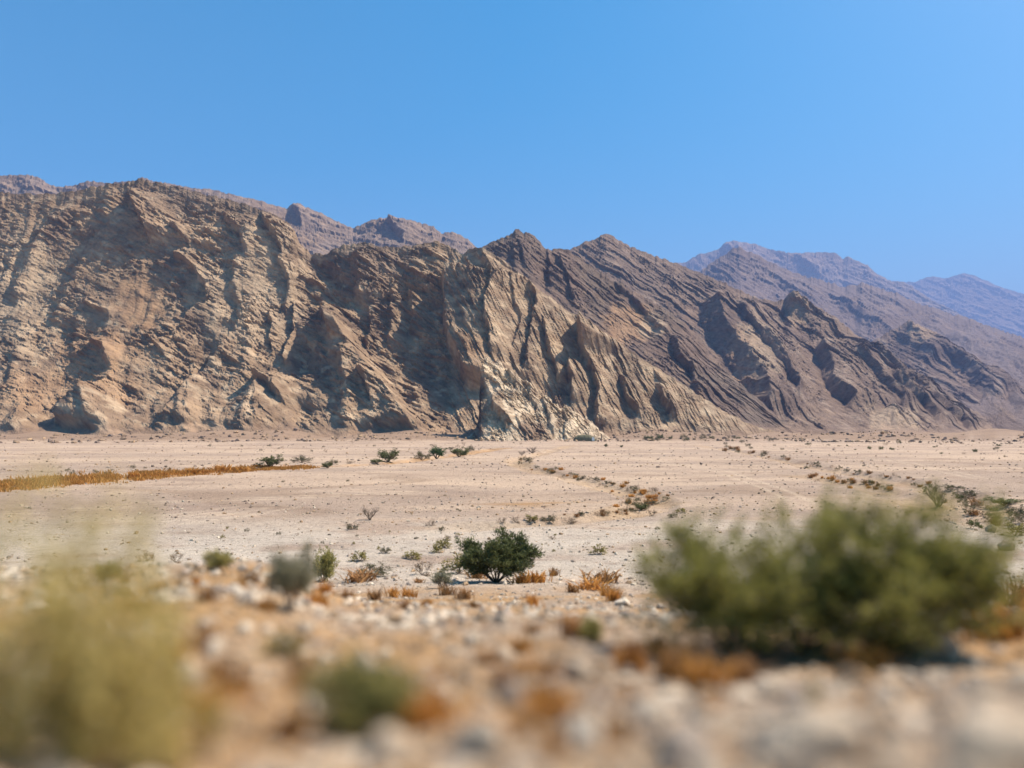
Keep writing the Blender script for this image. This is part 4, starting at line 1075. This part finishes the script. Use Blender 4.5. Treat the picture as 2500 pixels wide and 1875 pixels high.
# ------------------------------------------------------------------ stones
def ico():
    t = (1 + 5 ** .5) / 2
    v = np.array([(-1, t, 0), (1, t, 0), (-1, -t, 0), (1, -t, 0), (0, -1, t), (0, 1, t), (0, -1, -t), (0, 1, -t), (t, 0, -1), (t, 0, 1), (-t, 0, -1), (-t, 0, 1)], float)
    v /= np.linalg.norm(v, axis=1, keepdims=True)
    f = np.array([(0, 11, 5), (0, 5, 1), (0, 1, 7), (0, 7, 10), (0, 10, 11), (1, 5, 9), (5, 11, 4), (11, 10, 2), (10, 7, 6), (7, 1, 8), (3, 9, 4), (3, 4, 2), (3, 2, 6), (3, 6, 8), (3, 8, 9), (4, 9, 5), (2, 4, 11), (6, 2, 10), (8, 6, 7), (9, 8, 1)])
    return v, f
IV, IF = ico()
def subdiv(v, f):
    v = list(map(tuple, v)); cache = {}; out = []
    def mid(a, b):
        k = (min(a, b), max(a, b))
        if k not in cache:
            m = norm(np.array(v[a]) + np.array(v[b])); v.append(tuple(m)); cache[k] = len(v) - 1
        return cache[k]
    for a, b, c in f:
        ab, bc, ca = mid(a, b), mid(b, c), mid(c, a)
        out += [(a, ab, ca), (b, bc, ab), (c, ca, bc), (ab, bc, ca)]
    return np.array(v), np.array(out)
SV, SF = subdiv(*subdiv(IV, IF))
def boulder_mesh(name, seed, tone, flat=1.0):
    rg = np.random.default_rng(seed)
    v = SV.copy()
    for k in range(9):                      # chip flat faces off
        n_ = norm(rg.normal(size=3)); dd = rg.uniform(.55, .85)
        h = v @ n_
        v = v - np.outer(np.maximum(h - dd, 0) * .92, n_)
    v = v * (1 + .05 * rg.normal(size=(len(v), 1)))
    v *= np.array([1, rg.uniform(.7, 1), rg.uniform(.4, .62) * flat])
    c = np.array(tone) * (1 + .12 * rg.normal(size=(len(v), 1)))
    return mesh_raw(name, v, SF, M_STONE, np.clip(c, .02, .9))
TONES = {'pale': (.50, .405, .305), 'white': (.60, .51, .40), 'grey': (.36, .295, .24), 'tan': (.42, .29, .175), 'dark': (.2, .15, .12), 'rock': (.27, .19, .125)}
for k, (px, py, w, tone, lab) in enumerate([
    (1581, 1752, 105, 'white', 'brightest white cobble near the bottom, right of centre'),
    (1700, 1750, 70, 'pale', 'pale cobble just right of the brightest white one'),
    (1432, 1830, 150, 'white', 'large bright cobble at the bottom edge, right of centre'),
    (1168, 1850, 150, 'pale', 'large pale cobble at the bottom edge in the middle'),
    (952, 1862, 130, 'pale', 'pale cobble at the bottom edge, left of the middle'),
    (1253, 1722, 90, 'grey', 'grey cobble with a dark shadow in the near middle'),
    (1408, 1660, 100, 'pale', 'grey pale cobble beside the brown tuft'),
    (1229, 1612, 66, 'pale', 'pale stone above the grey cobble'),
    (1151, 1574, 40, 'white', 'small white stone on the pebble slope'),
    (1066, 1570, 32, 'pale', 'smaller pale stone left of the small white one'),
    (1889, 1705, 90, 'pale', 'pale stone in front of the big acacia'),
    (2085, 1668, 84, 'tan', 'tan stone by the golden tuft under the big acacia'),
    (2285, 1600, 140, 'pale', 'angular grey rock right of the big acacia'),
    (2404, 1500, 66, 'pale', 'pale stone behind the angular grey rock'),
    (2440, 1850, 330, 'pale', 'broad pale boulder in the lower right'),
    (1985, 1850, 300, 'pale', 'broad pale boulder at the bottom, left of the corner one'),
    (1690, 1868, 190, 'grey', 'grey cobble at the bottom between the bright and the pale boulders'),
    (2455, 1345, 46, 'pale', 'white rock at the right edge below the scrub'),
    (2420, 1300, 32, 'pale', 'smaller white rock above the one at the right edge'),
    (520, 1600, 60, 'white', 'white stone on the left pebble slope'),
    (600, 1545, 50, 'white', 'bright stone below the shadow of the grey green shrub'),
    (455, 1650, 70, 'pale', 'pale stone beside the ochre golden tuft'),
    (745, 1540, 50, 'white', 'white stone right of the grey green shrub shadow'),
    (120, 1790, 150, 'pale', 'pale stone under the left ochre plant'),
    (560, 1830, 170, 'tan', 'tan cobble in the lower left'),
    (700, 1800, 100, 'grey', 'grey cobble left of the small near green shrub'),
    (1520, 1480, 40, 'white', 'white stone between the rusty clump and the big acacia')]):
    p = gp(px, py); r = w * p.y / FPX / 2
    o = link('rock' if w > 140 else 'cobble', boulder_mesh('rock', 300 + k, TONES[tone], 1.0 if w > 200 else 1.5), None, p + Vector((0, 0, r * (.14 if w > 200 else .34))))
    o.scale = (r, r, r); o.rotation_euler = (random.uniform(-.2, .2), random.uniform(-.2, .2), random.uniform(0, 6.28))
    tag(o, lab, 'rock', 'foreground rocks')

def gravel(name, label, n, r0, r1, s0, s1, seed, amax=36, tones=('pale', 'grey', 'white', 'tan'), clump=0.0, bed=None):
    rg = np.random.default_rng(seed)
    a = np.radians(rg.uniform(-amax, amax, n)); r = np.exp(rg.uniform(math.log(r0), math.log(r1), n))
    x, y = r * np.sin(a), r * np.cos(a)
    if clump:
        keep = fbm(x / (r1 * .05), y / (r1 * .05), 3, seed) + rg.normal(size=n) * .35 > -clump
        x, y, r = x[keep], y[keep], r[keep]; n = len(x)
    size = s0 * (s1 / s0) ** (rg.random(n) ** 2.2) * .5
    z = ground_z(x, y)
    V = np.repeat(IV[None], n, 0) * (1 + .22 * rg.normal(size=(n, 12, 1)))
    V = V * rg.uniform(.65, 1.2, (n, 1, 3)) * np.array([1, 1, .7])
    th = rg.uniform(0, 6.28, n); c, s_ = np.cos(th)[:, None], np.sin(th)[:, None]
    X = V[..., 0] * c - V[..., 1] * s_; Y = V[..., 0] * s_ + V[..., 1] * c
    V = np.stack([X, Y, V[..., 2]], -1) * size[:, None, None] + np.stack([x, y, z + size * .25], -1)[:, None]
    F = (IF[None] + 12 * np.arange(n)[:, None, None]).reshape(-1, 3)
    T = np.array([TONES[t] for t in tones])[rg.integers(0, len(tones), n)] * rg.uniform(.75, 1.15, (n, 1))
    o = link(name, mesh_raw(name, V.reshape(-1, 3), F, M_STONE, np.repeat(T, 12, 0)))
    tag(o, label, 'stones', kind='stuff')
gravel('pebbles', 'pale pebbles on the near bank', 4300, .75, 5.5, .010, .07, 1, 38, ('pale', 'white', 'tan', 'grey', 'pale'))
gravel('gravel', 'pale stones covering the slope below the viewer', 5600, 4.5, 26, .025, .12, 2, 36, ('pale', 'white', 'white', 'grey', 'tan'))
gravel('gravel', 'broken stones on the pale flat around the focused bush', 5600, 22, 62, .05, .22, 3, 36, ('pale', 'white', 'grey', 'tan'), .3)
gravel('gravel', 'scattered dark stones over the middle plain', 4000, 50, 130, .06, .26, 4, 36, ('grey', 'tan', 'dark', 'pale'), .0)
gravel('gravel', 'scattered dark stones over the far plain', 3000, 110, 360, .12, .5, 5, 36, ('grey', 'tan', 'dark'), .0)

gravel('talus', 'fallen blocks along the foot of the mountains', 3800, 352, 470, .35, 2.6, 6, 36, ('rock', 'rock', 'tan', 'dark'), .15)

# ------------------------------------------------------------------ shelter and posts at the foot of the white rock
def shelter():
    Y = 366.0
    x0, _, _ = P(1399.0, 1077.0, Y); x1, _, _ = P(1457.0, 1077.0, Y)
    g = float(ground_z(np.array([(x0 + x1) / 2]), np.array([Y]))[0])
    cx = (x0 + x1) / 2; L = x1 - x0
    e = link('shelter', None, None, (cx, Y, g))
    tag(e, 'low olive green shelter with a white opening at the foot of the white rock', 'shelter')
    n, m = 26, 14
    u = np.linspace(-.5, .5, n)[None, :]; t = np.linspace(0, math.pi, m)[:, None]
    h = 2.9 * np.clip(1 - np.abs(2 * u) ** 3.2, 0, 1) ** .6 * (1 - .28 * sstep(.1, .5, u)) + .14 * pn(u * 9, u * 0, 5) + .02
    X = u * L + 0 * t; Yy = -np.cos(t) * 2.2 * (np.clip(1 - np.abs(2 * u) ** 4, 0, 1) ** .5 + .02); Z = np.sin(t) ** .75 * h + .12 * pn(u * 12, t * 3, 8)
    me = mesh_grid('canopy', X, Yy, np.maximum(Z, -.1), plain_mat('olive_cloth', (.125, .115, .065), .9, .35, 1.2))
    link('canopy', me, e)
    a = .33 * L; w = .62; hh = 1.7
    v = np.array([(a - w, -2.25, .25), (a + w, -2.2, .15), (a + w * .8, -2.0, hh), (a - w * .9, -2.05, hh + .15), (a - w, -2.2, .25), (a + w, -2.15, .15), (a + w * .8, -1.95, hh), (a - w * .9, -2.0, hh + .15)])
    f = np.array([(0, 1, 2, 3), (7, 6, 5, 4), (0, 3, 7, 4), (1, 5, 6, 2), (3, 2, 6, 7), (0, 4, 5, 1)])
    link('white_sheet', mesh_raw('white_sheet', v, f, plain_mat('white_cloth', (.8, .8, .78), .8, .04)), e)
    post_m = plain_mat('weathered_post', (.075, .06, .05), .9, .2)
    for px, hpost, lab in ((1402, 2.6, 'thin dark post at the left end of the olive shelter'), (1468, 2.3, 'thick dark post right of the olive shelter')):
        x, _, _ = P(float(px), 1077.0, Y - 3)
        gz = float(ground_z(np.array([x]), np.array([Y - 3]))[0])
        r = .13 if px < 1450 else .22
        o = link('post', tube_mesh('post', [(0, 0, -.2, .02, 0, hpost * .55, r, r * .95), (.02, 0, hpost * .55, .06, .02, hpost, r * .95, r * .8), (.06, .02, hpost, .06, .02, hpost + .04, r * .8, .01)], post_m), None, (x, Y - 3, gz))
        tag(o, lab, 'post', 'posts by the shelter')
shelter()
